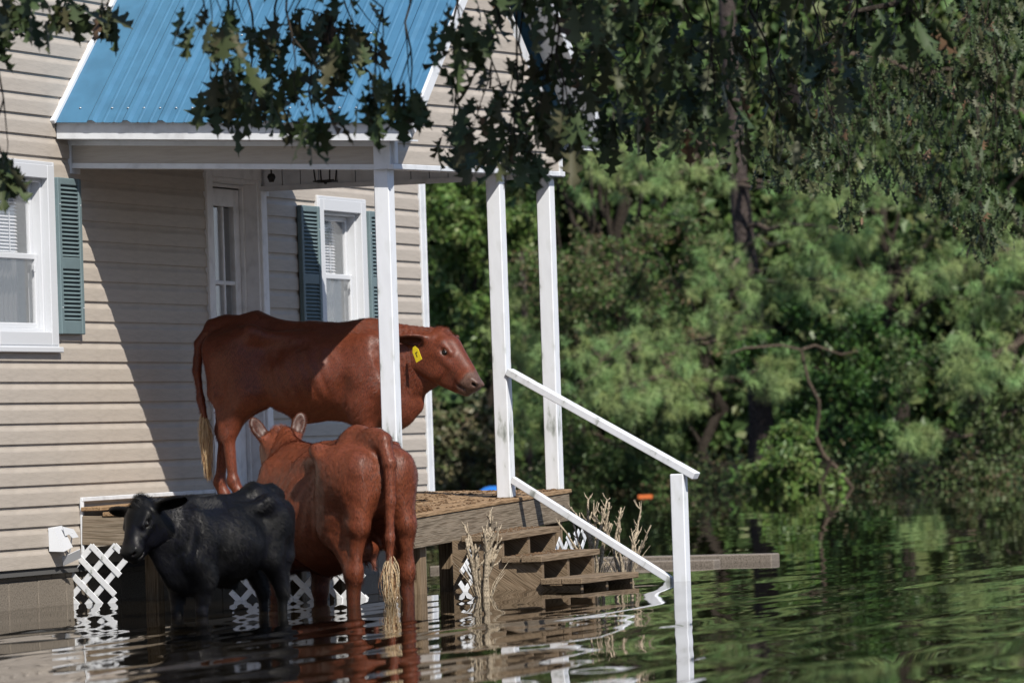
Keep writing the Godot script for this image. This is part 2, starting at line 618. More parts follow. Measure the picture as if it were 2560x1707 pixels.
func ring_mesh(u0: float, u1: float, v0: float, v1: float, w: float, z0: float, z1: float, wb := -1.0) -> ArrayMesh:   # picture-frame ring
	var st := begin()
	if wb < 0: wb = w
	var parts := [[u0, u0 + w, v0, v1], [u1 - w, u1, v0, v1], [u0 + w + 0.0004, u1 - w - 0.0004, v1 - w, v1], [u0 + w + 0.0004, u1 - w - 0.0004, v0, v0 + wb]]
	for p in parts:
		add_cbox(st, Vector3(p[1] - p[0], p[3] - p[2], z1 - z0), 0.004, Transform3D(Basis.IDENTITY, Vector3((p[0] + p[1]) / 2, (p[2] + p[3]) / 2, (z0 + z1) / 2)))
	return done(st)


func build_window(h: Node3D, u0: float, u1: float, v0: float, v1: float) -> void:
	var w := Node3D.new()
	w.name = "window"
	h.add_child(w, true)
	obj("edge_channel", ring_mesh(u0 - 0.012, u1 + 0.012, v0 - 0.012, v1 + 0.012, 0.022, 0.0, 0.03), M.vinyl_white, w)
	obj("casing", ring_mesh(u0 + 0.008, u1 - 0.008, v0 + 0.008, v1 - 0.008, 0.085, -0.055, 0.034), M.vinyl_white, w)
	obj("frame", ring_mesh(u0 + 0.092, u1 - 0.092, v0 + 0.092, v1 - 0.092, 0.022, -0.115, -0.012), M.vinyl_white, w)
	var mid := v0 + (v1 - v0) * 0.49
	var a := u0 + 0.114
	var b := u1 - 0.114
	obj("upper_sash", ring_mesh(a, b, mid - 0.012, v1 - 0.114, 0.036, -0.10, -0.072), M.vinyl_white, w)
	obj("lower_sash", ring_mesh(a, b, v0 + 0.114, mid + 0.022, 0.036, -0.071, -0.042), M.vinyl_white, w)
	obj("pane", cbox(Vector3(b - a - 0.07, v1 - 0.15 - mid - 0.02, 0.004), 0.0), M.glass, w, Transform3D(Basis.IDENTITY, Vector3((a + b) / 2, (mid + v1 - 0.126) / 2, -0.086)))
	obj("pane", cbox(Vector3(b - a - 0.07, mid - v0 - 0.16, 0.004), 0.0), M.glass, w, Transform3D(Basis.IDENTITY, Vector3((a + b) / 2, (mid + v0 + 0.136) / 2, -0.056)))
	obj("latch", cbox(Vector3(0.014, 0.045, 0.012), 0.003), M.vinyl_white, w, Transform3D(Basis.IDENTITY, Vector3(b - 0.06, mid - 0.07, -0.036)))
	var slat := cbox(Vector3(b - a - 0.10, 0.0016, 0.025), 0.0)
	var y := v1 - 0.17
	while y > mid + 0.035:
		obj("blind_slat", slat, M.blind_white, w, Transform3D(Basis(Vector3.RIGHT, 0.75).rotated(Vector3.BACK, rng.randf_range(-0.004, 0.004)), Vector3((a + b) / 2 - 0.02, y, -0.15)))
		y -= 0.0215
	obj("bottom_rail", cbox(Vector3(b - a - 0.10, 0.022, 0.026), 0.004), M.blind_white, w, Transform3D(Basis.IDENTITY, Vector3((a + b) / 2 - 0.02, y - 0.008, -0.15)))
	for f in [0.3, 0.72]:
		obj("blind_cord", cbox(Vector3(0.004, v1 - 0.16 - y, 0.004), 0.0), M.blind_white, w, Transform3D(Basis.IDENTITY, Vector3(lerpf(a, b, f), (v1 - 0.16 + y) / 2, -0.134)))
	# curtain panel hanging inside at the right
	var st := begin()
	st.set_smooth_group(0)
	for i in 24:
		var c := func(k: int, yy: float) -> Vector3: return Vector3(lerpf(u1 - 0.30, u1 - 0.10, k / 24.0), yy, -0.23 + 0.03 * sin(k * 1.7) + 0.01 * sin(k * 0.9))
		face(st, [c.call(i, v0 - 0.1), c.call(i + 1, v0 - 0.1), c.call(i + 1, v1 - 0.1), c.call(i, v1 - 0.1)])
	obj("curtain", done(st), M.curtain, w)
	obj("sill", cbox(Vector3(u1 - u0 + 0.06, 0.035, 0.05), 0.005), M.vinyl_white, w, Transform3D(Basis.IDENTITY, Vector3((u0 + u1) / 2, v0 - 0.018, 0.027)))


func build_shutter(h: Node3D, u0: float, u1: float, v0: float, v1: float) -> void:
	var s := Node3D.new()
	s.name = "shutter"
	h.add_child(s, true)
	s.position = Vector3((u0 + u1) / 2, v0, 0.018)
	var w := u1 - u0
	var hh := v1 - v0
	var t := 0.036
	var st := begin()
	for x in [-w / 2 + 0.02, w / 2 - 0.02]:
		add_cbox(st, Vector3(0.04, hh, t), 0.005, Transform3D(Basis.IDENTITY, Vector3(x, hh / 2, t / 2)))
	var rails := [[0.0, 0.085], [0.405, 0.075], [hh - 0.045, 0.045]]
	for r in rails:
		add_cbox(st, Vector3(w - 0.081, r[1], t - 0.004), 0.005, Transform3D(Basis.IDENTITY, Vector3(0, r[0] + r[1] / 2, t / 2 - 0.002)))
	add_cbox(st, Vector3(w - 0.081, hh - 0.01, 0.006), 0.0, Transform3D(Basis.IDENTITY, Vector3(0, hh / 2, 0.003)))
	obj("shutter_frame", done(st), M.shutter_blue, s)
	var slat := cbox(Vector3(w - 0.0815, 0.007, 0.031), 0.002)
	for zone in [[0.09, 0.405], [0.483, hh - 0.047]]:
		var n := int(round((zone[1] - zone[0]) / 0.0268))
		for i in n:
			obj("slat", slat, M.shutter_blue, s, Transform3D(Basis(Vector3.RIGHT, 0.72), Vector3(0, zone[0] + (zone[1] - zone[0]) * (i + 0.5) / n, 0.019)))
	for q in [[-0.15, hh * 0.17], [0.15, hh * 0.17], [-0.15, hh * 0.83], [0.15, hh * 0.83]]:
		obj("screw", lump(0.005, 4, 0.0), M.white_trim, s, Transform3D(Basis.IDENTITY, Vector3(q[0], q[1], t)))


func build_door(h: Node3D) -> void:
	var d := Node3D.new()
	d.name = "door"
	h.add_child(d, true)
	var y0 := 0.60
	var y1 := 2.86
	# casing round the opening, jambs going in
	obj("casing", ring_mesh(0.012, 1.02, y0 - 0.2, y1, 0.10, 0.0, 0.032, 0.02), M.door_paint, d)
	obj("jamb", ring_mesh(0.108, 0.926, y0 - 0.12, y1 - 0.10, 0.028, -0.125, 0.012, 0.12), M.door_paint, d)
	obj("door_stop", ring_mesh(0.137, 0.897, y0, y1 - 0.13, 0.022, -0.118, -0.085, 0.01), M.door_paint, d)
	obj("threshold", cbox(Vector3(0.79, 0.03, 0.16), 0.006), M.lumber_dark, d, Transform3D(Basis.IDENTITY, Vector3(0.517, y0 + 0.016, -0.03)))
	# leaf: stiles, rails, 3 x 2 lights over a panel
	var a := 0.16
	var b := 0.874
	var top := 2.70
	var st := begin()
	var zz := -0.135
	for p in [[a, a + 0.09, y0 + 0.03, top], [b - 0.09, b, y0 + 0.03, top], [a + 0.0905, b - 0.0905, top - 0.12, top], [a + 0.0905, b - 0.0905, y0 + 0.03, y0 + 0.92]]:
		add_cbox(st, Vector3(p[1] - p[0], p[3] - p[2], 0.042), 0.004, Transform3D(Basis.IDENTITY, Vector3((p[0] + p[1]) / 2, (p[2] + p[3]) / 2, zz)))
	obj("leaf", done(st), M.door_paint, d)
	var g0 := a + 0.0905
	var g1 := b - 0.0905
	var v0 := y0 + 0.92
	var v1 := top - 0.12
	var pw := (g1 - g0) / 3
	for i in [1, 2]:
		obj("muntin", cbox(Vector3(0.028, v1 - v0, 0.036), 0.005), M.door_paint, d, Transform3D(Basis.IDENTITY, Vector3(g0 + pw * i, (v0 + v1) / 2, zz)))
	obj("muntin", cbox(Vector3(g1 - g0, 0.028, 0.030), 0.005), M.door_paint, d, Transform3D(Basis.IDENTITY, Vector3((g0 + g1) / 2, (v0 + v1) / 2 + 0.01, zz)))
	for i in 3:
		for j in 2:
			obj("pane", cbox(Vector3(pw - 0.03, (v1 - v0) / 2 - 0.02, 0.004), 0.0), M.glass, d, Transform3D(Basis.IDENTITY, Vector3(g0 + pw * (i + 0.5), lerpf(v0, v1, 0.25 + 0.5 * j), zz)))
	obj("knob", lump(0.032, 8, 0.05), M.screw_zinc, d, Transform3D(Basis.IDENTITY, Vector3(b - 0.05, y0 + 0.95, zz + 0.05)))


# ---------------------------------------------------------------- porch (its front left corner has sunk)
func bil(u: float, n: float, wl: float, wr: float, fl: float, fr: float) -> float:
	var a := (u + 2.05) / 3.05
	var b := n / 2.18
	return lerpf(lerpf(wl, wr, a), lerpf(fl, fr, a), b)


func yb(u: float, n: float) -> float:   # underside of the roof beams
	return bil(u, n, 2.73, 2.698, 2.612, 2.688)


func yd(u: float, n: float) -> float:   # top of the deck frame
	return bil(u, n, 0.548, 0.592, 0.463, 0.566)


func pb(u: float, dy: float, n: float) -> Vector3:
	return Vector3(u, yb(u, n) + dy, n)


# box between u0..u1, n0..n1 that follows the sag; heights above the beam underside
func sagged(u0: float, u1: float, n0: float, n1: float, d0: float, d1: float) -> ArrayMesh:
	return block([pb(u0, d0, n0), pb(u0, d0, n1), pb(u1, d0, n1), pb(u1, d0, n0)], [pb(u0, d1, n0), pb(u0, d1, n1), pb(u1, d1, n1), pb(u1, d1, n0)])


func roof_point(u: float, n: float, lift := 0.0) -> Vector3:
	var run := absf(u + 0.475)
	var eave := 0.30 + yb(-2.05, n) if u < -0.475 else 0.30 + yb(1.0, n)
	var side := 1.775
	var ridge: float = 1.56 + (yb(-2.05, n) + yb(1.0, n)) * 0.5 + 0.30
	var y := lerpf(ridge, eave, run / side)
	return Vector3(u, y, n) + Vector3(-0.66 * signf(-u - 0.475), 0.75, 0) * lift


func roof_panel(s: float, n0: float, n1: float) -> ArrayMesh:   # ribbed sheet, ribs running up the slope; s = -1 left slope
	var prof := []
	var n := n0
	var rib := 0.279
	while rib < n0 - 0.03: rib += 0.238
	var pts := [[n0, 0.0]]
	while rib < n1 - 0.03:
		for q in [[-0.032, 0.0], [-0.013, 0.019], [0.013, 0.019], [0.032, 0.0], [0.070, 0.0], [0.076, 0.004], [0.086, 0.004], [0.092, 0.0], [0.146, 0.0], [0.152, 0.004], [0.162, 0.004], [0.168, 0.0]]:
			if rib + q[0] > n0 and rib + q[0] < n1: pts.append([rib + q[0], q[1]])
		rib += 0.238
	pts.append([n1, 0.0])
	var st := begin()
	var us := [-0.475 + s * 1.81, -0.475 + s * 1.2, -0.475 + s * 0.6, -0.475 + s * 0.01]
	for i in pts.size() - 1:
		for k in 3:
			var a = pts[i]
			var b = pts[i + 1]
			var q := [roof_point(us[k], a[0], a[1]), roof_point(us[k], b[0], b[1]), roof_point(us[k + 1], b[0], b[1]), roof_point(us[k + 1], a[0], a[1])]
			if s > 0: q.reverse()
			face(st, q)
			var low := [q[3], q[2], q[1], q[0]]
			for j in 4: low[j] += Vector3(0, -0.0015, 0)
			face(st, low)
	return done(st)


func build_porch() -> void:
	var p := thing("porch", "sagging front porch with a blue metal gable roof on white posts", "porch")
	# roof sheets
	for s in [-1.0, 1.0]:
		for k in 3:
			obj("roof_panel", roof_panel(s, [0.02, 0.915, 1.63][k] + 0.0, [0.925, 1.64, 2.40][k]), M.roof_blue, p, Transform3D(Basis.IDENTITY, Vector3(0, 0.001 * (k % 2), 0)))
	obj("ridge_cap", tube(PackedVector3Array([roof_point(-0.475, 0.02, 0.0), roof_point(-0.475, 2.40, 0.0)]), PackedFloat32Array([0.04, 0.04]), 6), M.roof_blue, p)
	# fixing screws along the sheets
	var xfs := []
	for row in [0.07, 0.62, 1.2]:
		for i in 21:
			var n := 0.16 + 0.109 * i
			if row > 0.1 and i % 4: continue
			var u: float = -0.475 - 1.775 + row
			xfs.append(Transform3D(Basis.IDENTITY, roof_point(u, n, 0.004)))
	tag(multi("roof_screws", lump(0.0085, 3, 0.0), M.screw_zinc, xfs, [], p), "", "", "", "stuff")
	# white flashing at the wall and rake boards at the gable
	for s in [-1.0, 1.0]:
		plank("wall_flashing", p, M.white_trim, roof_point(-0.475 + s * 1.82, 0.022, 0.012), roof_point(-0.475 + s * 0.02, 0.022, 0.012), 0.03, 0.035)
		plank("rake_board", p, M.white_trim, roof_point(-0.475 + s * 1.81, 2.405, -0.04), roof_point(-0.475 + s * 0.02, 2.405, -0.04), 0.085, 0.022)
		# underside of the gable overhang
		plank("rake_soffit", p, M.white_trim, roof_point(-0.475 + s * 1.78, 2.30, -0.055), roof_point(-0.475 + s * 0.03, 2.30, -0.055), 0.012, 0.2)
		var ue: float = -0.475 + s * 1.745
		# fascia under the eave and the soffit behind it
		var uo := [minf(ue, ue + s * 0.022), maxf(ue, ue + s * 0.022)]
		obj("fascia", sagged(uo[0], uo[1], 0.02, 2.37, 0.168, 0.291), M.white_trim, p)
		obj("fascia_end", sagged(uo[0] - 0.003, uo[1] + 0.003, 2.372, 2.384, 0.166, 0.28), M.white_trim, p)
		var ub: float = -2.05 if s < 0 else 1.0
		obj("soffit", sagged(minf(ub, ue) + 0.001, maxf(ub, ue) - 0.001, 0.02, 2.36, 0.166, 0.176), M.white_trim, p)
		# beam: tan strip between white trims
		var b0: float = -2.05 if s < 0 else 0.95
		obj("beam_panel", sagged(b0 + 0.004, b0 + 0.106, 0.03, 2.17, 0.012, 0.165), M.beam_vinyl if s < 0 else M.white_trim, p)
		obj("beam_trim", sagged(b0 - 0.004, b0 + 0.114, 0.02, 2.185, -0.006, 0.026), M.white_trim, p)
		obj("beam_trim", sagged(b0 - 0.004, b0 + 0.114, 0.02, 2.185, 0.136, 0.165), M.white_trim, p)
		obj("beam_end", sagged(b0 - 0.008, b0 + 0.118, -0.0, 0.028, -0.04, 0.166), M.white_trim, p)
	# inside face of the far beam: upright boards
	for i in 16:
		var n := 0.06 + 0.135 * i
		obj("soffit_board", sagged(0.925, 0.945, n, n + 0.128, 0.0, 0.17), M.white_trim, p)
	obj("inner_trim", sagged(0.915, 0.949, 0.03, 2.15, -0.012, 0.022), M.white_trim, p)
	# ceiling
	for i in 9:
		var u := -1.93 + 0.32 * i
		obj("ceiling_panel", sagged(u, u + 0.314, 0.03, 2.15, 0.155 + 0.002 * (i % 2), 0.165), M.white_trim, p)
	# gable wall over the front beam
	var gn := 2.186
	var base_l := yb(-2.05, gn)
	var tilt := atan2(yb(1.0, gn) - base_l, 3.05)
	var g := Node3D.new()
	g.name = "gable_wall"
	p.add_child(g, true)
	g.transform = Transform3D(Basis(Vector3.BACK, tilt), Vector3(-2.05, base_l, gn))
	obj("gable_backing", extrude_z(PackedVector2Array([Vector2(-0.03, 0.0), Vector2(3.08, 0.0), Vector2(3.08, 0.30), Vector2(1.575, 1.66), Vector2(-0.03, 0.30)]), -0.11, -0.002), M.white_trim, g)
	for k in 14:
		var y := 0.03 + COURSE * k
		var a := maxf(0.055, (y + 0.0 - 0.19) / 0.88)
		var b := minf(2.995, 3.05 - (y + 0.0 - 0.19) / 0.88)
		if b - a < 0.2: continue
		var sl := 1.0 / 0.88 if a > 0.06 else 0.0
		obj("siding_board", siding_mesh(a, b, 0.0, COURSE, sl, -sl), M.siding_vinyl, g, Transform3D(Basis.IDENTITY, Vector3(0, y, 0)))
	obj("bottom_trim", cbox(Vector3(3.12, 0.034, 0.036), 0.004), M.white_trim, g, Transform3D(Basis.IDENTITY, Vector3(1.525, 0.012, 0.004)))
	for x in [0.0275, 3.0225]:
		obj("corner_trim", cbox(Vector3(0.055, 0.30, 0.032), 0.004), M.white_trim, g, Transform3D(Basis.IDENTITY, Vector3(x, 0.18, 0.004)))
	# posts
	for q in [[-2.0, 2.107, -2.0, 2.107], [-0.075, 2.115, -0.03, 2.107], [0.905, 2.107, 0.905, 2.107]]:
		var foot := Vector3(q[0], yd(q[0], q[1]) + 0.026, q[1])
		var head := Vector3(q[2], yb(q[2], q[3]) - 0.001, q[3])
		var post := obj("post", cbox(Vector3(0.1, head.y - foot.y, 0.098), 0.006), M.painted_post, p)
		var ax := (head - foot).normalized()
		post.transform = Transform3D(Basis(Vector3.RIGHT, ax, Vector3.RIGHT.cross(ax)).orthonormalized(), (foot + head) / 2)
	# deck: joists, rim beams and boards
	var rim := func(a: Vector2, b: Vector2) -> void:
		plank("rim_beam", p, M.lumber_grey, Vector3(a.x, yd(a.x, a.y) - 0.091, a.y), Vector3(b.x, yd(b.x, b.y) - 0.091, b.y), 0.182, 0.038)
	rim.call(Vector2(-2.055, 0.03), Vector2(-2.055, 2.16))
	rim.call(Vector2(-2.076, 2.181), Vector2(0.93, 2.181))
	rim.call(Vector2(0.91, 0.03), Vector2(0.91, 2.16))
	for i in 6:
		var u := -1.6 + 0.42 * i
		plank("joist", p, M.lumber_dark, Vector3(u, yd(u, 0.05) - 0.09, 0.05), Vector3(u, yd(u, 2.15) - 0.09, 2.15), 0.17, 0.038)
	for i in 15:
		var n := 0.03 + 0.1455 * i + 0.072
		var l := -2.09 + rng.randf_range(-0.012, 0.012)
		var a := Vector3(l, yd(l, n) + 0.0145 + rng.randf_range(-0.001, 0.002), n)
		var b := Vector3(0.955, yd(0.955, n) + 0.0145, n)
		if i == 0:      # first board has lifted at the wall
			a.y += 0.03
			b.y += 0.02
			var o := plank("deck_board", p, M.deck_board, a, b, 0.026, 0.139)
			o.transform.basis = o.transform.basis * Basis(Vector3.RIGHT, 0.0)
			o.rotate_object_local(Vector3.RIGHT, 0.0)
			continue
		plank("deck_board", p, M.deck_board, a, b, 0.026, 0.139)
	# supports
	for q in [[-1.6, 0.3, 0.09], [-1.98, 2.11, 0.09], [-1.64, 2.10, 0.10], [-1.05, 2.09, 0.14], [0.85, 2.11, 0.09], [0.85, 0.25, 0.09], [-0.5, 1.1, 0.09]]:
		plank("support", p, M.lumber_brown, Vector3(q[0], -0.45, q[1]), Vector3(q[0], yd(q[0], q[1]) - 0.185 + 0.02, q[1]), q[2], 0.09, Vector3.RIGHT)
	# dry dung and soil trodden into the boards
	var r := RandomNumberGenerator.new()
	r.seed = 77
	var xf := []
	for i in 1100:
		var u := r.randf_range(-1.9, 0.9)
		var n := r.randf_range(0.3, 2.17)
		var s := 0.25 + r.randf() * r.randf() * 1.2
		xf.append(Transform3D(Basis(Vector3.UP, r.randf() * TAU).scaled(Vector3(s * r.randf_range(0.8, 1.3), s * 0.55, s)), Vector3(u, yd(u, n) + 0.03, n)))
	for i in 60:
		var u := r.randfn(-1.55, 0.14)
		var n := r.randfn(2.0, 0.07)
		var s := 0.6 + 1.6 * r.randf()
		xf.append(Transform3D(Basis(Vector3.UP, r.randf() * TAU).scaled(Vector3(s, s, s)), Vector3(u, yd(u, n) + 0.032, n)))
	for i in 260:   # on the steps as well
		var k := i % 2
		var u := r.randf_range(-1.3, -0.3)
		var s := 0.25 + r.randf() * 0.5
		xf.append(Transform3D(Basis(Vector3.UP, r.randf() * TAU).scaled(Vector3(s * 1.5, s * 0.5, s)), Vector3(u, lerpf([0.345, 0.209][k], [0.371, 0.219][k], (u + 1.32) / 1.07) + 0.002, [2.34, 2.60][k] + r.randf_range(-0.05, 0.12))))
	var dirt := multi("dung_crumbs", lump(0.016, 12, 0.8), M.dung, xf, [])
	tag(dirt, "crumbs of dry dung and soil littering the porch deck and steps", "dung", "", "stuff")
	# lantern hanging under the porch ceiling
	var l := thing("porch_lantern", "small black lantern hanging just below the porch beam", "lantern", Vector3(-0.5, yb(-0.5, 1.1) - 0.04, 1.1))
	for x in [-0.055, 0.055]:
		for z in [-0.055, 0.055]:
			obj("upright", cbox(Vector3(0.009, 0.12, 0.009), 0.002), M.lamp_black, l, Transform3D(Basis(Vector3(z, 0, -x).normalized(), 0.12), Vector3(x, 0.065, z)))
	for y in [0.01, 0.125]:
		obj("cage_ring", ring_mesh(-0.065, 0.065, -0.065, 0.065, 0.01, 0, 0.009), M.lamp_black, l, Transform3D(Basis(Vector3.RIGHT, PI / 2), Vector3(0, y, 0)))
	obj("cross_bar", cbox(Vector3(0.012, 0.009, 0.12), 0.002), M.lamp_black, l, Transform3D(Basis.IDENTITY, Vector3(0, 0.012, 0)))
	obj("finial", lump(0.012, 5, 0.0), M.lamp_black, l, Transform3D(Basis.IDENTITY, Vector3(0, -0.006, 0)))
	obj("stem", tube(PackedVector3Array([Vector3(0, 0.125, 0), Vector3(0, 0.20, 0)]), PackedFloat32Array([0.012, 0.012])), M.lamp_black, l)
	var bell := obj("wind_bell", tube(PackedVector3Array([Vector3(0, 0.10, 0), Vector3(0, 0.045, 0), Vector3(0, 0.04, 0), Vector3(0, 0.02, 0), Vector3(0, -0.012, 0)]), PackedFloat32Array([0.004, 0.006, 0.022, 0.030, 0.016])), M.lamp_black)
	bell.position = Vector3(-0.5, yb(-0.5, 0.72) - 0.02, 0.72)
	tag(bell, "small black fitting hanging under the porch roof beside the door", "fitting")


func build_stairs() -> void:
	var s := thing("porch_stairs", "weathered wooden porch stairs with three treads half under water", "stairs")
	var tread := [[0.345, 0.371, 2.28], [0.209, 0.219, 2.54], [0.069, 0.067, 2.80]]
	var poly := PackedVector2Array([Vector2(2.205, 0.318), Vector2(2.535, 0.318), Vector2(2.535, 0.168), Vector2(2.795, 0.168), Vector2(2.795, 0.022), Vector2(3.05, 0.022), Vector2(3.05, -0.42), Vector2(2.86, -0.42), Vector2(2.205, 0.0)])
	for u in [-1.27, -0.80, -0.33]:
		# local x along the slope so that the grain runs down the stringer
		var dirv := Vector2(0.83, -0.56).normalized()
		var loc := PackedVector2Array()
		for q in poly: loc.append(Vector2((q - Vector2(2.2, 0)).dot(dirv), (q - Vector2(2.2, 0)).dot(Vector2(-dirv.y, dirv.x))))
		var b := Basis(Vector3(0, dirv.y, dirv.x), Vector3(0, dirv.x, -dirv.y), Vector3(-1, 0, 0))
		obj("stringer", extrude_z(loc, -0.02, 0.02), M.lumber_brown, s, Transform3D(b, Vector3(u, 0.008 * (u + 1.27), 2.2)))
	for t in tread:
		for k in 2:
			var n: float = t[2] + 0.067 + 0.138 * k
			plank("tread_board", s, M.lumber_brown, Vector3(-1.33 + rng.randf_range(-0.01, 0.01), t[0] - 0.019, n), Vector3(-0.25 + rng.randf_range(-0.01, 0.01), t[1] - 0.019, n), 0.038, 0.135)
	# handrail along the far side
	var h := thing("stair_handrail", "white painted stair handrail running from porch post into the water", "handrail")
	plank("top_rail", h, M.painted_post, Vector3(-0.075, 1.375, 2.170), Vector3(-0.215, 0.665, 3.47), 0.046, 0.085)
	plank("lower_rail", h, M.painted_post, Vector3(-0.075, 0.675, 2.170), Vector3(-0.20, -0.012, 3.30), 0.046, 0.045)
	obj("newel_post", cbox(Vector3(0.095, 1.13, 0.09), 0.006, Vector3(0, 0.7, 0)), M.painted_post, h, Transform3D(Basis.IDENTITY, Vector3(-0.205, 0.118 - 0.7, 3.348)))


# ---------------------------------------------------------------- lattice skirting: diagonal slats cut to a torn outline
func lattice(called: String, label: String, origin: Vector3, ax: Vector3, outline: PackedVector2Array, lean := 0.0, phase := 0.0) -> void:
	var t := thing(called, label, "lattice", origin, "torn white lattice skirting")
	var outn := ax.cross(Vector3.UP)
	t.transform.basis = Basis(ax, Vector3.UP, outn) * Basis(Vector3.RIGHT, lean)
	for layer in 2:
		var d := Vector2(1, 1).normalized() if layer == 0 else Vector2(1, -1).normalized()
		var perp := Vector2(-d.y, d.x)
		for i in range(-12, 13):
			var c := perp * (i * 0.112 + phase)
			var segs := Geometry2D.intersect_polyline_with_polygon(PackedVector2Array([c - d * 3, c + d * 3]), outline)
			for sg in segs:
				var a: Vector2 = sg[0]
				var b: Vector2 = sg[sg.size() - 1]
				if a.distance_to(b) < 0.03: continue
				var mid := (a + b) / 2
				var ang := atan2(b.y - a.y, b.x - a.x)
				obj("slat", cbox(Vector3(a.distance_to(b), 0.038, 0.006), 0.0015), M.lattice_plastic, t, Transform3D(Basis(Vector3.BACK, ang), Vector3(mid.x, mid.y, 0.0065 * layer)))


func build_lattice() -> void:
	var z := Vector3(0, 0, 1)
	lattice("lattice_panel", "torn white lattice piece against the house foundation beside the black calf", Vector3(-2.095, 0.0, -0.05), z, PackedVector2Array([Vector2(0.0, -0.12), Vector2(0.0, 0.28), Vector2(0.10, 0.36), Vector2(0.33, 0.36), Vector2(0.385, 0.27), Vector2(0.385, 0.21), Vector2(0.30, 0.12), Vector2(0.31, 0.02), Vector2(0.25, -0.12)]), 0.0, 0.028)
	lattice("lattice_panel", "dirty white lattice low behind the legs of the wading red cow", Vector3(-2.10, 0.0, 1.38), z, PackedVector2Array([Vector2(0.0, -0.2), Vector2(0.0, 0.13), Vector2(0.2, 0.19), Vector2(0.55, 0.17), Vector2(0.60, -0.2)]), 0.0, 0.05)
	lattice("lattice_panel", "broken scrap of white lattice under the black calf's belly", Vector3(-2.10, 0.0, 1.03), z, PackedVector2Array([Vector2(-0.04, -0.12), Vector2(0.06, 0.20), Vector2(0.22, 0.20), Vector2(0.18, -0.12)]), 0.0, 0.05)
	lattice("lattice_panel", "narrow white lattice strip hanging at the sunken porch corner behind the cow's tail", Vector3(-2.10, 0.0, 2.10), z, PackedVector2Array([Vector2(0.0, -0.3), Vector2(0.05, 0.27), Vector2(0.09, 0.27), Vector2(0.125, 0.0), Vector2(0.12, -0.3)]), 0.05, 0.02)
	lattice("lattice_panel", "bent white lattice strip hanging under the front beam near the bare shrub", Vector3(-1.52, 0.0, 2.26), Vector3(0.95, 0, 0.3).normalized(), PackedVector2Array([Vector2(0.0, -0.3), Vector2(0.11, 0.10), Vector2(0.20, 0.30), Vector2(0.23, 0.30), Vector2(0.25, 0.12), Vector2(0.33, -0.3)]), 0.06, 0.0)
	lattice("lattice_panel", "small clean white lattice piece standing behind the stairs", Vector3(0.5, 0.13, 2.24), Vector3(1, 0, 0.02).normalized(), PackedVector2Array([Vector2(0.0, 0.0), Vector2(0.0, 0.13), Vector2(0.52, 0.19), Vector2(0.56, 0.12), Vector2(0.5, 0.0)]), 0.0, 0.03)


func bare_shrub(label: String, at: Vector3, sd: int, count: int, height: float, spread: float, thick: float) -> void:
	var s := thing("bare_shrub", label, "shrub", at, "cut back shrubs by the stairs")
	var r := RandomNumberGenerator.new()
	r.seed = sd
	var jig := func(k: float) -> Vector3: return Vector3(r.randf_range(-1, 1), r.randf_range(-0.4, 0.4), r.randf_range(-1, 1)) * k
	for i in count:
		var a := TAU * i / count + r.randf_range(-0.5, 0.5)
		var out := Vector3(cos(a), 0, sin(a))
		var st := begin()
		var rad := thick * r.randf_range(0.7, 1.0)
		var fork_y := height * r.randf_range(0.42, 0.68)
		var p0 := out * 0.022 + Vector3(0, -0.35, 0)
		var f0: Vector3 = out * spread * r.randf_range(0.3, 0.75) + Vector3(0, fork_y, 0) + jig.call(0.012)
		var pts := PackedVector3Array()
		var rs := PackedFloat32Array()
		for k in 8:
			var f := k / 7.0
			pts.append(p0.lerp(f0, f) + jig.call(0.006) - out * spread * 0.18 * sin(f * PI))
			rs.append(rad * (1.0 - 0.25 * f) * r.randf_range(0.9, 1.14))
		add_tube(st, pts, rs, 8)
		for b in 2 + r.randi() % 2:
			var ln := (height - fork_y) * r.randf_range(0.6, 1.08)
			var d: Vector3 = (Vector3.UP * 1.9 + out * r.randf_range(0.0, 0.9) + jig.call(0.7)).normalized()
			var base: Vector3 = pts[7 - r.randi() % 3]
			var q := PackedVector3Array()
			var qr := PackedFloat32Array()
			for k in 5:
				var f := k / 4.0
				q.append(base + d * ln * f + jig.call(0.007 * f))
				qr.append(rad * (0.62 - 0.2 * f) * r.randf_range(0.88, 1.15))
			add_tube(st, q, qr, 7)
			for w in 3 + r.randi() % 4:          # cut stubs and twigs near the top
				var o: Vector3 = q[1 + r.randi() % 4]
				var td: Vector3 = (d * 0.8 + jig.call(1.0)).normalized()
				var tl := r.randf_range(0.02, 0.075)
				add_tube(st, PackedVector3Array([o, o + td * tl * 0.6, o + td * tl + Vector3(0, tl * 0.3, 0)]), PackedFloat32Array([rad * 0.34, rad * 0.28, rad * (0.22 if r.randf() < 0.5 else 0.06)]), 5)
		obj("stem", done(st), M.twig_pale, s)
	# thin shoots round the base
	var sh := begin()
	for i in 14:
		var a := r.randf() * TAU
		var d := Vector3(cos(a), 0, sin(a))
		var l := r.randf_range(0.08, 0.24)
		add_tube(sh, PackedVector3Array([d * 0.03 + Vector3(0, -0.05, 0), d * (0.03 + l * 0.4) + Vector3(0, l * 0.6, 0), d * (0.03 + l * 0.75) + Vector3(0, l, 0)]), PackedFloat32Array([0.004, 0.003, 0.0012]), 4)
	tag(obj("shoots", done(sh), M.twig_pale, s), "", "", "", "stuff")


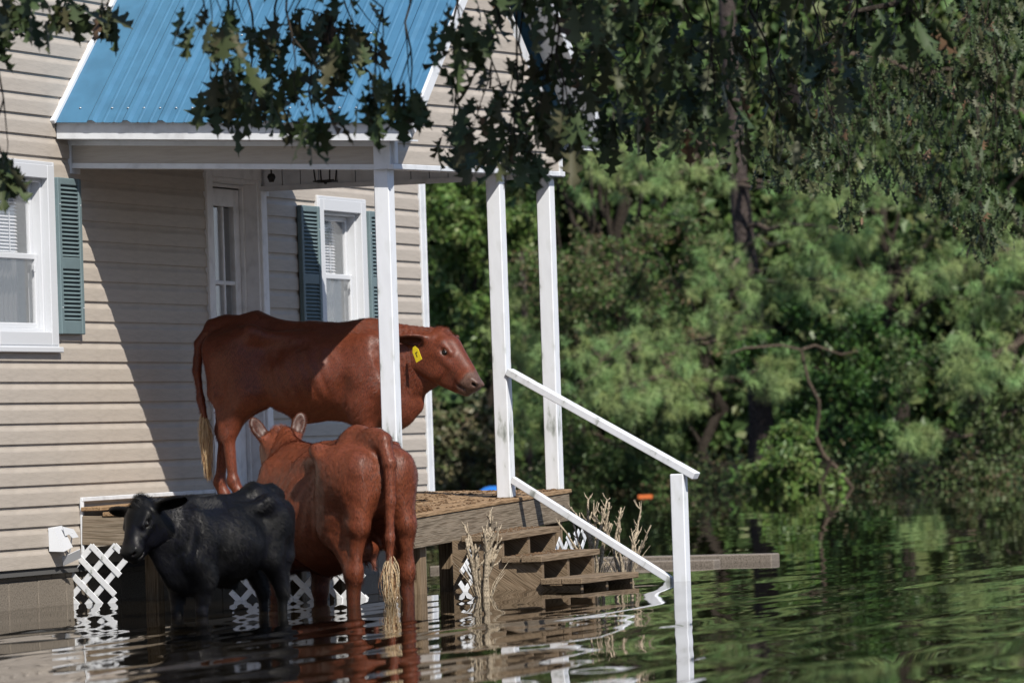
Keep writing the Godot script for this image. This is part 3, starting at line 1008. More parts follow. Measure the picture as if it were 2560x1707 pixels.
func build_yard() -> void:
	# dryer vent broken off the wall
	var v := thing("vent_hood", "broken white dryer vent hood hanging from the siding", "vent", Vector3(-2.42, 0.41, 0.016))
	obj("hood", block([Vector3(-0.10, -0.07, 0), Vector3(-0.07, -0.075, 0.085), Vector3(0.06, -0.05, 0.085), Vector3(0.085, -0.05, 0)], [Vector3(-0.105, 0.075, 0), Vector3(-0.085, 0.07, 0.03), Vector3(0.03, 0.085, 0.03), Vector3(0.07, 0.07, 0)]), M.vinyl_white, v)
	obj("flap", cbox(Vector3(0.13, 0.075, 0.004), 0.001), M.vinyl_white, v, Transform3D(Basis.from_euler(Vector3(0.6, -0.5, 0.45)), Vector3(0.09, -0.115, 0.06)))
	obj("hinge_strip", cbox(Vector3(0.025, 0.16, 0.005), 0.001), M.vinyl_white, v, Transform3D(Basis.from_euler(Vector3(0.25, 0.3, 0.55)), Vector3(0.10, -0.02, 0.055)))
	obj("torn_edge", extrude_z(PackedVector2Array([Vector2(0, 0), Vector2(0.09, -0.02), Vector2(0.13, -0.07), Vector2(0.08, -0.075), Vector2(0.05, -0.05), Vector2(0.02, -0.06)]), 0.0, 0.004), M.vinyl_white, v, Transform3D(Basis(Vector3.UP, -0.4), Vector3(-0.01, 0.08, 0.05)))
	# concrete edges standing just out of the water
	for q in [[3.25, 0.16, 0.3, 2.47, 0.035, "nearer and shorter concrete edging just above the water past the stairs"], [3.75, 0.2, 0.3, 2.75, 0.055, "longer and farther concrete edging just above the water past the stairs"]]:
		var c := obj("concrete_edging", cbox(Vector3(q[1], 0.6, q[3] - q[2]), 0.008), M.concrete_slab)
		c.position = Vector3(q[0], q[4] - 0.3, (q[2] + q[3]) / 2)
		tag(c, q[5], "edging", "concrete edgings")
	bare_shrub("thick pale bare shrub in front of the porch beam, left of the stairs", Vector3(-2.42, 0.0, 2.83), 4, 7, 0.52, 0.13, 0.0215)
	bare_shrub("taller bare shrub behind the stairs, close to the lower treads", Vector3(0.32, 0.0, 2.58), 15, 6, 0.52, 0.15, 0.019)
	bare_shrub("thin bare shrub beside the handrail, right of the other two", Vector3(0.42, 0.0, 2.74), 23, 4, 0.47, 0.20, 0.0175)
	# things afloat
	var f := thing("blue_float", "bright blue plastic float with a red mark behind the porch deck", "float", Vector3(22.25, 0.0, -6.33))
	var pts := PackedVector3Array()
	var rs := PackedFloat32Array()
	for i in 9:
		var a := i / 8.0
		pts.append(Vector3(0, 0, -0.24 + 0.48 * a))
		rs.append(0.02 + 0.36 * sqrt(maxf(0.0, 1.0 - pow(2 * a - 1, 4))))
	obj("hull", tube(pts, rs, 16), M.float_blue, f, Transform3D(Basis.IDENTITY, Vector3(0, 0.02, 0)))
	obj("red_mark", cbox(Vector3(0.012, 0.03, 0.07), 0.003), M.float_red, f, Transform3D(Basis(Vector3.BACK, -0.9), Vector3(-0.225, 0.29, -0.08)))
	var op := obj("orange_board", cbox(Vector3(0.12, 0.035, 0.22), 0.008), M.orange_plank, self, Transform3D(Basis(Vector3.UP, 0.35), Vector3(38.5, 0.01, -10.03)))
	tag(op, "small orange board floating near the wooded bank", "board")


# ---------------------------------------------------------------- cattle: a distance field of blended limbs, meshed as surface nets
class Field:
	var o: Vector3
	var h: float
	var nx: int
	var ny: int
	var nz: int
	var f := PackedFloat32Array()

	func _init(lo: Vector3, hi: Vector3, cell: float) -> void:
		o = lo
		h = cell
		nx = int(ceil((hi.x - lo.x) / cell)) + 1
		ny = int(ceil((hi.y - lo.y) / cell)) + 1
		nz = int(ceil((hi.z - lo.z) / cell)) + 1
		f.resize(nx * ny * nz)
		f.fill(0.5)

	func put(i: int, d: float, k: float) -> void:
		var a := f[i]
		var e := k - absf(a - d)
		f[i] = minf(a, d) - (e * e / (4.0 * k) if e > 0.0 else 0.0)

	# tapered capsule; zs squashes it sideways
	func cap(a: Vector3, b: Vector3, ra: float, rb: float, k := 0.04, zs := 1.0) -> void:
		var m := maxf(ra, rb) + k + h * 2
		var lo := Vector3(minf(a.x, b.x), minf(a.y, b.y), minf(a.z, b.z)) - Vector3(m, m, m) - o
		var hi := Vector3(maxf(a.x, b.x), maxf(a.y, b.y), maxf(a.z, b.z)) + Vector3(m, m, m) - o
		var bx := b.x - a.x
		var by := b.y - a.y
		var bz := (b.z - a.z) / zs
		var l2 := bx * bx + by * by + bz * bz + 1e-9
		var dr := rb - ra
		for ix in range(maxi(0, int(lo.x / h)), mini(nx, int(hi.x / h) + 1)):
			var px := o.x + ix * h - a.x
			for iy in range(maxi(0, int(lo.y / h)), mini(ny, int(hi.y / h) + 1)):
				var py := o.y + iy * h - a.y
				var row := (ix * ny + iy) * nz
				for iz in range(maxi(0, int(lo.z / h)), mini(nz, int(hi.z / h) + 1)):
					var pz := (o.z + iz * h - a.z) / zs
					var t := (px * bx + py * by + pz * bz) / l2
					t = 0.0 if t < 0.0 else (1.0 if t > 1.0 else t)
					var qx := px - bx * t
					var qy := py - by * t
					var qz := pz - bz * t
					var d := sqrt(qx * qx + qy * qy + qz * qz) - ra - dr * t
					if zs < 1.0: d *= 0.5 + 0.5 * zs
					var v := f[row + iz]
					var e := k - absf(v - d)
					f[row + iz] = (v if v < d else d) - (e * e / (4.0 * k) if e > 0.0 else 0.0)

	# ellipsoid; sub carves it out
	func ell(c: Vector3, r: Vector3, k := 0.04, turn := Basis.IDENTITY, sub := false) -> void:
		var big := maxf(r.x, maxf(r.y, r.z)) + k + h * 2
		var lo := c - Vector3(big, big, big) - o
		var hi := c + Vector3(big, big, big) - o
		var inv := turn.transposed()
		for ix in range(maxi(0, int(lo.x / h)), mini(nx, int(hi.x / h) + 1)):
			for iy in range(maxi(0, int(lo.y / h)), mini(ny, int(hi.y / h) + 1)):
				var row := (ix * ny + iy) * nz
				for iz in range(maxi(0, int(lo.z / h)), mini(nz, int(hi.z / h) + 1)):
					var q := inv * (Vector3(o.x + ix * h, o.y + iy * h, o.z + iz * h) - c)
					var s := q / r
					var k0 := s.length()
					var k1 := (s / r).length()
					var d := k0 * (k0 - 1.0) / maxf(k1, 1e-6)
					var v := f[row + iz]
					if sub:
						d = -d
						var e := k - absf(v - d)
						f[row + iz] = maxf(v, d) + (e * e / (4.0 * k) if e > 0.0 else 0.0)
					else:
						var e := k - absf(v - d)
						f[row + iz] = minf(v, d) - (e * e / (4.0 * k) if e > 0.0 else 0.0)

	func val(x: int, y: int, z: int) -> float:
		return f[(clampi(x, 0, nx - 1) * ny + clampi(y, 0, ny - 1)) * nz + clampi(z, 0, nz - 1)]

	# appends to verts / norms / index
	func mesh(verts: PackedVector3Array, norms: PackedVector3Array, index: PackedInt32Array, xf: Transform3D) -> Array:
		var ids := PackedInt32Array()
		ids.resize(f.size())
		ids.fill(-1)
		var sy := nz
		var sx := ny * nz
		var lim := h * 2.2
		for ix in nx - 1:
			for iy in ny - 1:
				var row := ix * sx + iy * sy
				for iz in nz - 1:
					var i := row + iz
					var v0 := f[i]
					if v0 > lim or v0 < -lim: continue
					var c := [v0, f[i + sx], f[i + sy], f[i + sx + sy], f[i + 1], f[i + sx + 1], f[i + sy + 1], f[i + sx + sy + 1]]
					var neg := 0
					for q in 8:
						if c[q] < 0.0: neg += 1
					if neg == 0 or neg == 8: continue
					var p := Vector3.ZERO
					var n := 0
					for q in 8:
						for ax in 3:
							var w := q | (1 << ax)
							if w == q or (c[q] < 0.0) == (c[w] < 0.0): continue
							var t: float = c[q] / (c[q] - c[w])
							var e := Vector3(q & 1, (q >> 1) & 1, (q >> 2) & 1)
							e[ax] = t
							p += e
							n += 1
					p /= n
					var g := Vector3(c[1] + c[3] + c[5] + c[7] - c[0] - c[2] - c[4] - c[6], c[2] + c[3] + c[6] + c[7] - c[0] - c[1] - c[4] - c[5], c[4] + c[5] + c[6] + c[7] - c[0] - c[1] - c[2] - c[3])
					ids[i] = verts.size()
					verts.append(xf * (o + (Vector3(ix, iy, iz) + p) * h))
					norms.append((xf.basis * g).normalized())
		for ix in range(1, nx - 1):
			for iy in range(1, ny - 1):
				var row := ix * sx + iy * sy
				for iz in range(1, nz - 1):
					var i := row + iz
					if ids[i] < 0: continue
					var a := f[i] < 0.0
					for ax in 3:
						var st: int = [sx, sy, 1][ax]
						if a == (f[i + st] < 0.0): continue
						var u: int = [sy, 1, sx][ax]
						var w: int = [1, sx, sy][ax]
						var q0 := ids[i]
						var q1 := ids[i - u]
						var q2 := ids[i - u - w]
						var q3 := ids[i - w]
						if q1 < 0 or q2 < 0 or q3 < 0: continue
						if a: index.append_array(PackedInt32Array([q0, q2, q1, q0, q3, q2]))
						else: index.append_array(PackedInt32Array([q0, q1, q2, q0, q2, q3]))
		return [verts, norms, index]


func m2(v: Vector3) -> Vector3:
	return Vector3(v.x, v.y, -v.z)


# local axes: x forward, y up from the hooves, z to the animal's right; all numbers for an animal 1.2 m at the hip
func cow_body(P: Dictionary) -> Array:
	var F := Field.new(Vector3(-0.95, -0.01, -0.46), Vector3(P.get("reach", 1.0), 1.32, 0.46), 0.011)
	var bel: float = P.get("belly", 1.0)
	var hip: float = P.get("hip", 1.0)
	var lean: float = P.get("lean", 0.6)
	# trunk
	var dp: float = P.get("drop", 0.0)
	F.ell(Vector3(0.06, 0.845, 0), Vector3(0.53, 0.285, 0.255 * bel), 0.1)
	F.ell(Vector3(-0.03, 0.815 - dp * 0.6, 0), Vector3(0.32, 0.25 + dp * 0.4, 0.272 * bel), 0.09)
	F.ell(Vector3(0.38, 0.80, 0), Vector3(0.27, 0.325, 0.215), 0.1)
	F.ell(Vector3(-0.46, 0.965, 0), Vector3(0.29, 0.225, 0.205 * hip), 0.1)
	F.cap(Vector3(-0.60, 1.18, 0), Vector3(-0.40, 1.175, 0), 0.05, 0.07, 0.07)
	F.cap(Vector3(-0.40, 1.16, 0), Vector3(0.0, 1.10, 0), 0.07, 0.06, 0.08)
	F.cap(Vector3(0.0, 1.10, 0), Vector3(0.44, 1.065, 0), 0.06, 0.075, 0.08)
	F.cap(Vector3(-0.58, 1.16, 0), Vector3(-0.69, 1.15, 0), 0.06, 0.05, 0.06)
	F.cap(Vector3(0.30, 0.575, 0), Vector3(0.02, 0.615 - dp, 0), 0.05, 0.05, 0.10)
	if P.get("navel", true): F.cap(Vector3(-0.02, 0.585, 0), Vector3(-0.14, 0.525, 0), 0.055, 0.03, 0.06, 0.5)
	for s in [-1.0, 1.0]:
		# hook and pin bones, loin edge, flank hollow, ribs
		F.ell(Vector3(-0.37, 1.12, s * 0.195 * hip), Vector3(0.07, 0.05, 0.045), 0.07)
		F.ell(Vector3(-0.67, 1.05, s * 0.10 * hip), Vector3(0.055, 0.06, 0.05), 0.06)
		F.cap(Vector3(-0.34, 1.09, s * 0.18), Vector3(0.02, 1.05, s * 0.12), 0.04, 0.045, 0.07)
		F.ell(Vector3(-0.25, 1.0, s * (0.315 - 0.03 * lean)), Vector3(0.10, 0.09, 0.065), 0.09, Basis.IDENTITY, true)
		F.ell(Vector3(-0.53, 1.15 - 0.02 * lean, s * 0.22 * hip), Vector3(0.11, 0.05, 0.065), 0.06, Basis.IDENTITY, true)
		F.ell(Vector3(-0.40, 0.80, s * 0.285), Vector3(0.04, 0.16, 0.035), 0.09, Basis(Vector3.BACK, 0.25), true)
		# hind leg
		var q: Dictionary = P.legs[0 if s < 0 else 1]
		var sw: Vector3 = q.get("h", Vector3.ZERO)
		F.cap(Vector3(-0.50, 0.97, s * 0.125 * hip), Vector3(-0.40, 0.73, s * 0.155) + sw * 0.3, 0.165, 0.105, 0.08, 0.75)
		F.cap(Vector3(-0.64, 0.99, s * 0.105 * hip), Vector3(-0.645, 0.74, s * 0.12) + sw * 0.3, 0.085, 0.075, 0.08, 0.85)
		F.cap(Vector3(-0.45, 0.73, s * 0.145) + sw * 0.3, Vector3(-0.575, 0.50, s * 0.13) + sw * 0.6, 0.118, 0.056, 0.07, 0.75)
		F.cap(Vector3(-0.64, 0.70, s * 0.125) + sw * 0.4, Vector3(-0.632, 0.495, s * 0.13) + sw * 0.6, 0.05, 0.028, 0.05)
		F.ell(Vector3(-0.606, 0.47, s * 0.13) + sw * 0.6, Vector3(0.052, 0.066, 0.040), 0.04)
		F.cap(Vector3(-0.60, 0.45, s * 0.13) + sw * 0.6, Vector3(-0.592, 0.17, s * 0.13) + sw * 0.9, 0.042, 0.032, 0.03)
		F.ell(Vector3(-0.592, 0.15, s * 0.13) + sw * 0.92, Vector3(0.043, 0.045, 0.041), 0.025)
		F.cap(Vector3(-0.588, 0.14, s * 0.13) + sw * 0.95, Vector3(-0.55, 0.07, s * 0.13) + sw, 0.035, 0.041, 0.02)
		F.cap(Vector3(-0.55, 0.06, s * 0.13) + sw, Vector3(-0.535, 0.015, s * 0.13) + sw, 0.041, 0.052, 0.015)
		# shoulder and foreleg
		var fw: Vector3 = q.get("f", Vector3.ZERO)
		F.ell(Vector3(0.41, 0.84, s * 0.15), Vector3(0.13, 0.24, 0.075), 0.07, Basis(Vector3.BACK, -0.2))
		F.cap(Vector3(0.51, 0.72, s * 0.145), Vector3(0.36, 0.60, s * 0.145) + fw * 0.2, 0.085, 0.08, 0.06)
		F.cap(Vector3(0.37, 0.62, s * 0.14) + fw * 0.2, Vector3(0.385, 0.385, s * 0.125) + fw * 0.6, 0.086, 0.048, 0.06)
		F.ell(Vector3(0.39, 0.36, s * 0.125) + fw * 0.62, Vector3(0.048, 0.056, 0.043), 0.03)
		F.cap(Vector3(0.385, 0.34, s * 0.125) + fw * 0.62, Vector3(0.38, 0.14, s * 0.125) + fw * 0.92, 0.037, 0.031, 0.025)
		F.ell(Vector3(0.38, 0.13, s * 0.125) + fw * 0.93, Vector3(0.041, 0.042, 0.039), 0.025)
		F.cap(Vector3(0.385, 0.12, s * 0.125) + fw * 0.95, Vector3(0.415, 0.055, s * 0.125) + fw, 0.035, 0.042, 0.02)
		F.cap(Vector3(0.415, 0.05, s * 0.125) + fw, Vector3(0.425, 0.015, s * 0.125) + fw, 0.042, 0.051, 0.015)
		# fold behind the elbow and in front of the shoulder blade
		F.ell(Vector3(0.255, 0.66, s * 0.27), Vector3(0.03, 0.15, 0.05), 0.05, Basis(Vector3.BACK, -0.3), true)
		F.ell(Vector3(0.56, 0.86, s * 0.205), Vector3(0.03, 0.15, 0.035), 0.05, Basis(Vector3.BACK, 0.35), true)
	# neck and brisket
	var hp: Vector3 = P.head
	var nd := hp - Vector3(0.44, 0.90, 0)
	F.cap(Vector3(0.44, 0.90, 0), hp - nd * 0.16 + Vector3(0, -0.03, 0), 0.225, 0.14, 0.12, 0.58)
	F.cap(Vector3(0.40, 1.02, 0), hp + Vector3(-0.07, 0.065, 0), 0.10, 0.06, 0.10, 0.6)
	F.cap(Vector3(0.54, 0.66, 0), hp + Vector3(-0.08, -0.17, 0), 0.12, 0.065, 0.11, 0.5)
	var bk: float = P.get("brisket", 1.0)
	F.ell(Vector3(0.56, 0.60 + 0.06 * (1.0 - bk) / 0.4, 0), Vector3(0.13, 0.13, 0.095) * bk, 0.09)
	F.cap(Vector3(0.55, 0.54 + 0.1 * (1.0 - bk) / 0.4, 0), Vector3(0.70, 0.60 + 0.1 * (1.0 - bk) / 0.4, 0), 0.05, 0.03, 0.08, 0.5)
	# tail root and tail
	var tp: Array = P.tail
	for i in tp.size() - 1:
		var f := float(i) / tp.size()
		var g := float(i + 1) / tp.size()
		F.cap(tp[i], tp[i + 1], lerpf(0.042, 0.016, f), lerpf(0.042, 0.016, g), 0.05 if i == 0 else 0.02)
	if P.get("udder", false):
		F.ell(Vector3(-0.40, 0.60, 0), Vector3(0.11, 0.07, 0.085), 0.07)
		for s in [-1.0, 1.0]:
			F.cap(Vector3(-0.44, 0.575, s * 0.045), Vector3(-0.45, 0.50, s * 0.05), 0.022, 0.011, 0.03)
			F.cap(Vector3(-0.35, 0.575, s * 0.045), Vector3(-0.35, 0.51, s * 0.05), 0.022, 0.011, 0.03)
	return F.mesh(PackedVector3Array(), PackedVector3Array(), PackedInt32Array(), Transform3D.IDENTITY)


# head frame: origin between the ears' roots, x towards the muzzle, y up through the poll
func cow_head(P: Dictionary, neck_in_head: Vector3) -> Field:
	var F := Field.new(Vector3(-0.24, -0.26, -0.30), Vector3(0.42, 0.24, 0.30), 0.007)
	var fl: float = P.get("face", 1.0)   # face length
	F.ell(Vector3(0.0, 0.0, 0), Vector3(0.115, 0.105, 0.092), 0.04)
	F.ell(Vector3(-0.05, 0.08, 0), Vector3(0.05, 0.04, 0.052), 0.04)
	F.cap(Vector3(0.04, 0.0, 0), Vector3(0.27 * fl, -0.045, 0), 0.100, 0.066, 0.05, 0.86)
	F.cap(Vector3(0.07, 0.065, 0), Vector3(0.26 * fl, 0.008, 0), 0.040, 0.026, 0.05)
	F.cap(Vector3(0.03, -0.115, 0), Vector3(0.24 * fl, -0.115, 0), 0.088, 0.046, 0.05, 0.66)
	F.ell(Vector3(0.30 * fl, -0.055, 0), Vector3(0.075, 0.068, 0.072), 0.035)
	F.ell(Vector3(0.335 * fl, -0.035, 0), Vector3(0.045, 0.036, 0.060), 0.025)
	F.ell(Vector3(0.29 * fl, -0.115, 0), Vector3(0.060, 0.028, 0.044), 0.02)
	for s in [-1.0, 1.0]:
		F.ell(Vector3(0.045, -0.095, s * 0.050), Vector3(0.095, 0.085, 0.030), 0.04)
		F.cap(Vector3(0.035, 0.045, s * 0.068), Vector3(0.115, 0.032, s * 0.066), 0.030, 0.020, 0.03)
		F.cap(Vector3(0.06, -0.012, s * 0.074), Vector3(0.15, -0.03, s * 0.056), 0.020, 0.016, 0.03)
		F.ell(Vector3(0.088, 0.017, s * 0.098), Vector3(0.028, 0.016, 0.020), 0.015, Basis(Vector3.BACK, -0.3), true)
		F.ell(Vector3(0.362 * fl, -0.032, s * 0.043), Vector3(0.017, 0.014, 0.018), 0.010, Basis(Vector3.BACK, -0.5), true)
		F.cap(Vector3(0.335 * fl, -0.02, s * 0.05), Vector3(0.375 * fl, -0.02, s * 0.035), 0.014, 0.010, 0.015)
		# ear: a flat scoop
		var root := Vector3(-0.045, 0.03, s * 0.075)
		var ed: Vector3 = P.ears[0 if s < 0 else 1]
		ed = ed.normalized()
		var fwd: Vector3 = P.get("ear_open", Vector3(0.75, -0.25, 0.0))
		fwd = (fwd - ed * fwd.dot(ed)).normalized()
		var eb := Basis(ed, fwd.cross(ed).normalized(), fwd)
		var es: float = P.get("ear", 1.0)
		F.cap(root, root + ed * 0.055 * es, 0.030, 0.028, 0.03)
		F.ell(root + ed * 0.125 * es, Vector3(0.10, 0.054, 0.022) * es, 0.02, eb)
		F.ell(root + ed * 0.135 * es + fwd * 0.019, Vector3(0.080, 0.038, 0.018) * es, 0.010, eb, true)
	# lips
	for s in [-1.0, 1.0]:
		F.ell(Vector3(0.31 * fl, -0.094, s * 0.055), Vector3(0.05, 0.007, 0.018), 0.008, Basis(Vector3.BACK, 0.08), true)
	F.cap(Vector3(-0.03, -0.035, 0), Vector3(-0.03, -0.035, 0) + neck_in_head.normalized() * 0.22, 0.105, 0.125, 0.07, 0.8)
	return F


func hash3(v: Vector3, n: FastNoiseLite) -> float:
	return n.get_noise_3dv(v)


func make_cow(called: String, label: String, category: String, group: String, P: Dictionary) -> Node3D:
	var t := thing(called, label, category, P.at, group)
	var f: Vector3 = P.heading
	f = f.normalized()
	var sc: float = P.scale
	var xs: float = P.get("xs", 1.0)
	t.transform = Transform3D(Basis(f * sc * xs, Vector3.UP * sc, f.cross(Vector3.UP) * sc), P.at)
	var b := cow_body(P)
	var verts: PackedVector3Array = b[0]
	var norms: PackedVector3Array = b[1]
	var index: PackedInt32Array = b[2]
	var nbody := verts.size()
	# head
	var hx: Vector3 = P.face_dir
	hx = hx.normalized()
	var hu: Vector3 = P.get("poll_dir", Vector3.UP)
	var hz := hx.cross(hu).normalized()
	var hs: float = P.get("head_scale", 1.0)
	var hb := Basis(hx * hs, hz.cross(hx) * hs, hz * hs * P.get("head_wide", 1.0))
	var hxf := Transform3D(hb, P.head)
	var neck_in: Vector3 = hxf.affine_inverse() * Vector3(0.5, 0.86, 0)
	var H := cow_head(P, neck_in)
	var r := H.mesh(verts, norms, index, hxf)
	verts = r[0]
	norms = r[1]
	index = r[2]
	# folds of the neck, ribs and unevenness of the hide, pressed into the surface
	var d1 := FastNoiseLite.new()
	d1.seed = 17
	d1.frequency = 4.5
	var d2 := FastNoiseLite.new()
	d2.seed = 18
	d2.frequency = 16.0
	var fold: float = P.get("folds", 1.0)
	for i in nbody:
		var v := verts[i]
		if v.y < 0.08: continue
		var up := smoothstep(0.3, 0.55, v.y)
		var d := (0.009 * d1.get_noise_3dv(v) + 0.0022 * d2.get_noise_3dv(v * Vector3(1, 0.6, 1))) * up
		var neck := smoothstep(0.50, 0.58, v.x) * (1.0 - smoothstep(0.80, 0.88, v.x)) * smoothstep(0.62, 0.75, v.y)
		var cc := v.x + 0.22 * (v.y - 0.9) + 0.02 * d1.get_noise_3dv(v * 1.7)
		d += fold * 0.0034 * sin(cc * 190.0) * neck * (0.5 + 0.5 * d2.get_noise_3dv(v * 0.5))
		var rib := smoothstep(-0.28, -0.2, v.x) * (1.0 - smoothstep(0.14, 0.24, v.x)) * smoothstep(0.60, 0.72, v.y) * (1.0 - smoothstep(0.92, 1.04, v.y))
		d += fold * 0.0032 * sin((v.x + 0.38 * (v.y - 0.8)) * TAU / 0.088) * rib
		verts[i] = v + norms[i] * d
	var acc := PackedVector3Array()
	acc.resize(verts.size())
	for k in range(0, index.size(), 3):
		var fa := index[k]
		var fb := index[k + 1]
		var fc := index[k + 2]
		var fn := (verts[fc] - verts[fa]).cross(verts[fb] - verts[fa])
		acc[fa] += fn
		acc[fb] += fn
		acc[fc] += fn
	for i in verts.size():
		if acc[i].length_squared() > 1e-18:
			var q := acc[i].normalized()
			norms[i] = q if q.dot(norms[i]) > 0.0 else -q
	# coat colours: matter only - muzzle skin, hooves, udder, cowlicks of the hair
	var cols := PackedColorArray()
	var n1 := FastNoiseLite.new()
	n1.seed = 3
	n1.frequency = 3.0
	var n2 := FastNoiseLite.new()
	n2.seed = 8
	n2.frequency = 22.0
	var coat: Color = P.coat
	var inv := hxf.affine_inverse()
	var fl: float = P.get("face", 1.0)
	for i in verts.size():
		var v := verts[i]
		var c := coat * (1.0 + 0.22 * n1.get_noise_3dv(v) + 0.16 * n2.get_noise_3dv(v))
		if i >= nbody:
			var q := inv * v
			var mz := smoothstep(0.262, 0.315, q.x / fl + 0.05 * n2.get_noise_3dv(v * 0.7) - maxf(0.0, q.y + 0.02) * 0.5)
			c = c.lerp(P.muzzle, mz * 0.92)
			var dn := Vector3(q.x - 0.362 * fl, (q.y + 0.034) * 1.2, absf(q.z) - 0.040).length()
			c = c.lerp(Color(0.012, 0.008, 0.007), 1.0 - smoothstep(0.012, 0.019, dn))
			var de := Vector2(q.x - 0.088, (q.y - 0.015) * 1.6).length()
			for s in [-1.0, 1.0]:
				var ed: Vector3 = P.ears[0 if s < 0 else 1]
				var w: Vector3 = q - Vector3(-0.045, 0.03, s * 0.075)
				var al := w.dot(ed.normalized())
				var fwd: Vector3 = P.get("ear_open", Vector3(0.75, -0.25, 0.0))
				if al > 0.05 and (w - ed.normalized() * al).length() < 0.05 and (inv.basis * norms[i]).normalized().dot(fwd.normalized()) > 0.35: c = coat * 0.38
			if absf(q.z) > 0.05: c = c.lerp(coat * 0.35, (1.0 - smoothstep(0.018, 0.034, de)) * 0.8)
		elif v.y < 0.068:
			c = Color(0.03, 0.025, 0.02)
		elif v.y < P.get("wet", 0.0) + 0.10 * n1.get_noise_3dv(v * 2.0) + 0.06 * n2.get_noise_3dv(v):      # soaked hair
			c = c * 0.5
		elif P.get("udder", false) and v.y < 0.575 and v.x < -0.25 and v.x > -0.50 and absf(v.z) < 0.085:
			c = c.lerp(Color(0.30, 0.12, 0.09), 0.7)
		c.a = 1.0
		cols.append(c)
	var arr := []
	arr.resize(Mesh.ARRAY_MAX)
	arr[Mesh.ARRAY_VERTEX] = verts
	arr[Mesh.ARRAY_NORMAL] = norms
	arr[Mesh.ARRAY_COLOR] = cols
	arr[Mesh.ARRAY_INDEX] = index
	var am := ArrayMesh.new()
	am.add_surface_from_arrays(Mesh.PRIMITIVE_TRIANGLES, arr)
	obj("body", am, P.skin, t)
	# eyes with dark lids
	for s in [-1.0, 1.0]:
		var sp := SphereMesh.new()
		sp.radius = 0.022
		sp.height = 0.044
		sp.radial_segments = 16
		sp.rings = 8
		obj("eye", sp, M.eye, t, hxf * Transform3D(Basis.IDENTITY, Vector3(0.088, 0.015, s * 0.0745)))
		var lid := lump(0.0215, 2, 0.0)
		obj("eyelid", lid, P.skin_dark, t, hxf * Transform3D(Basis(Vector3.BACK, -0.35).scaled(Vector3(1.2, 0.5, 1.0)), Vector3(0.086, 0.029, s * 0.073)))
	coat_hair(t, P, verts, norms, cols, index, nbody, hxf)
	tail_switch(t, P)
	return t


# short coat hair lying along the body; its own mesh of many thin blades
func coat_hair(t: Node3D, P: Dictionary, verts: PackedVector3Array, norms: PackedVector3Array, cols: PackedColorArray, index: PackedInt32Array, nbody: int, hxf: Transform3D) -> void:
	var r := RandomNumberGenerator.new()
	r.seed = 99
	var n := FastNoiseLite.new()
	n.seed = 6
	n.frequency = 2.5
	var tris := index.size() / 3
	var want: int = P.hairs
	var xfs := []
	var cs := []
	var ln: float = P.hair_len
	var inv := hxf.affine_inverse()
	for i in want:
		var k := r.randi() % tris
		var ia := index[k * 3]
		var a := verts[ia]
		var b := verts[index[k * 3 + 1]]
		var c := verts[index[k * 3 + 2]]
		var u := r.randf()
		var w := r.randf() * (1.0 - u)
		var p := a + (b - a) * u + (c - a) * w
		var nn := norms[ia]
		var flow := Vector3(-0.75, -0.65, 0)
		var l := ln
		var rise := 0.16
		if ia >= nbody:
			if r.randf() < 0.55: continue
			var q := inv * p
			flow = hxf.basis * Vector3(0.6, -0.3, 0)
			l *= 0.55
			if q.x > 0.26: continue
			if q.y > 0.05 and absf(q.z) < 0.055 and q.x < 0.03:      # tuft on the poll
				l = ln * P.get("tuft", 1.2)
				flow = hxf.basis * Vector3(0.2, 0.9, 0)
				rise = 0.7
			elif absf(q.z) > 0.11:
				l *= 1.3
				flow = hxf.basis * Vector3(-0.1, 0.0, signf(q.z))
				rise = 0.4
		elif p.y < 0.07: continue
		elif p.y < 0.42:
			flow = Vector3(-0.15, -1, 0)
			l *= 0.6
		elif p.y > 1.08 and p.x > 0.1:
			rise = 0.5
			flow = Vector3(-0.6, 0.3, 0)
		elif p.y < 0.62 and nn.y < 0.0:
			l *= 1.3
			rise = 0.25
		var wv := n.get_noise_3dv(p) * 1.2
		flow += Vector3(0.35 * wv, 0.6 * n.get_noise_3dv(p + Vector3(7, 0, 0)), 0.3 * wv)
		var d := (flow - nn * flow.dot(nn)).normalized()
		d = (d + nn * (rise + 0.12 * r.randf()) + Vector3(r.randfn(), r.randfn(), r.randfn()) * 0.1).normalized()
		var side := d.cross(nn).normalized()
		l *= r.randf_range(0.6, 1.25)
		var wd: float = P.get("hair_wide", 1.0) * r.randf_range(0.7, 1.2)
		xfs.append(Transform3D(Basis(side * wd, d * l, side.cross(d).normalized()), p - nn * 0.001))
		var cc := cols[ia] * r.randf_range(0.8, 1.18)
		cc.a = 1.0
		cs.append(cc)
	var st := SurfaceTool.new()
	st.begin(Mesh.PRIMITIVE_TRIANGLES)
	st.set_smooth_group(0)
	st.set_color(Color.WHITE)
	face(st, [Vector3(-0.0011, 0, 0), Vector3(0.0011, 0, 0), Vector3(0.0009, 0.55, 0.0), Vector3(-0.0009, 0.55, 0.0)])
	face(st, [Vector3(-0.0009, 0.55, 0), Vector3(0.0009, 0.55, 0), Vector3(0, 1.0, -0.0004)])
	st.generate_normals()
	tag(multi("coat", st.commit(), P.skin, xfs, cs, t), "", "", "", "stuff")


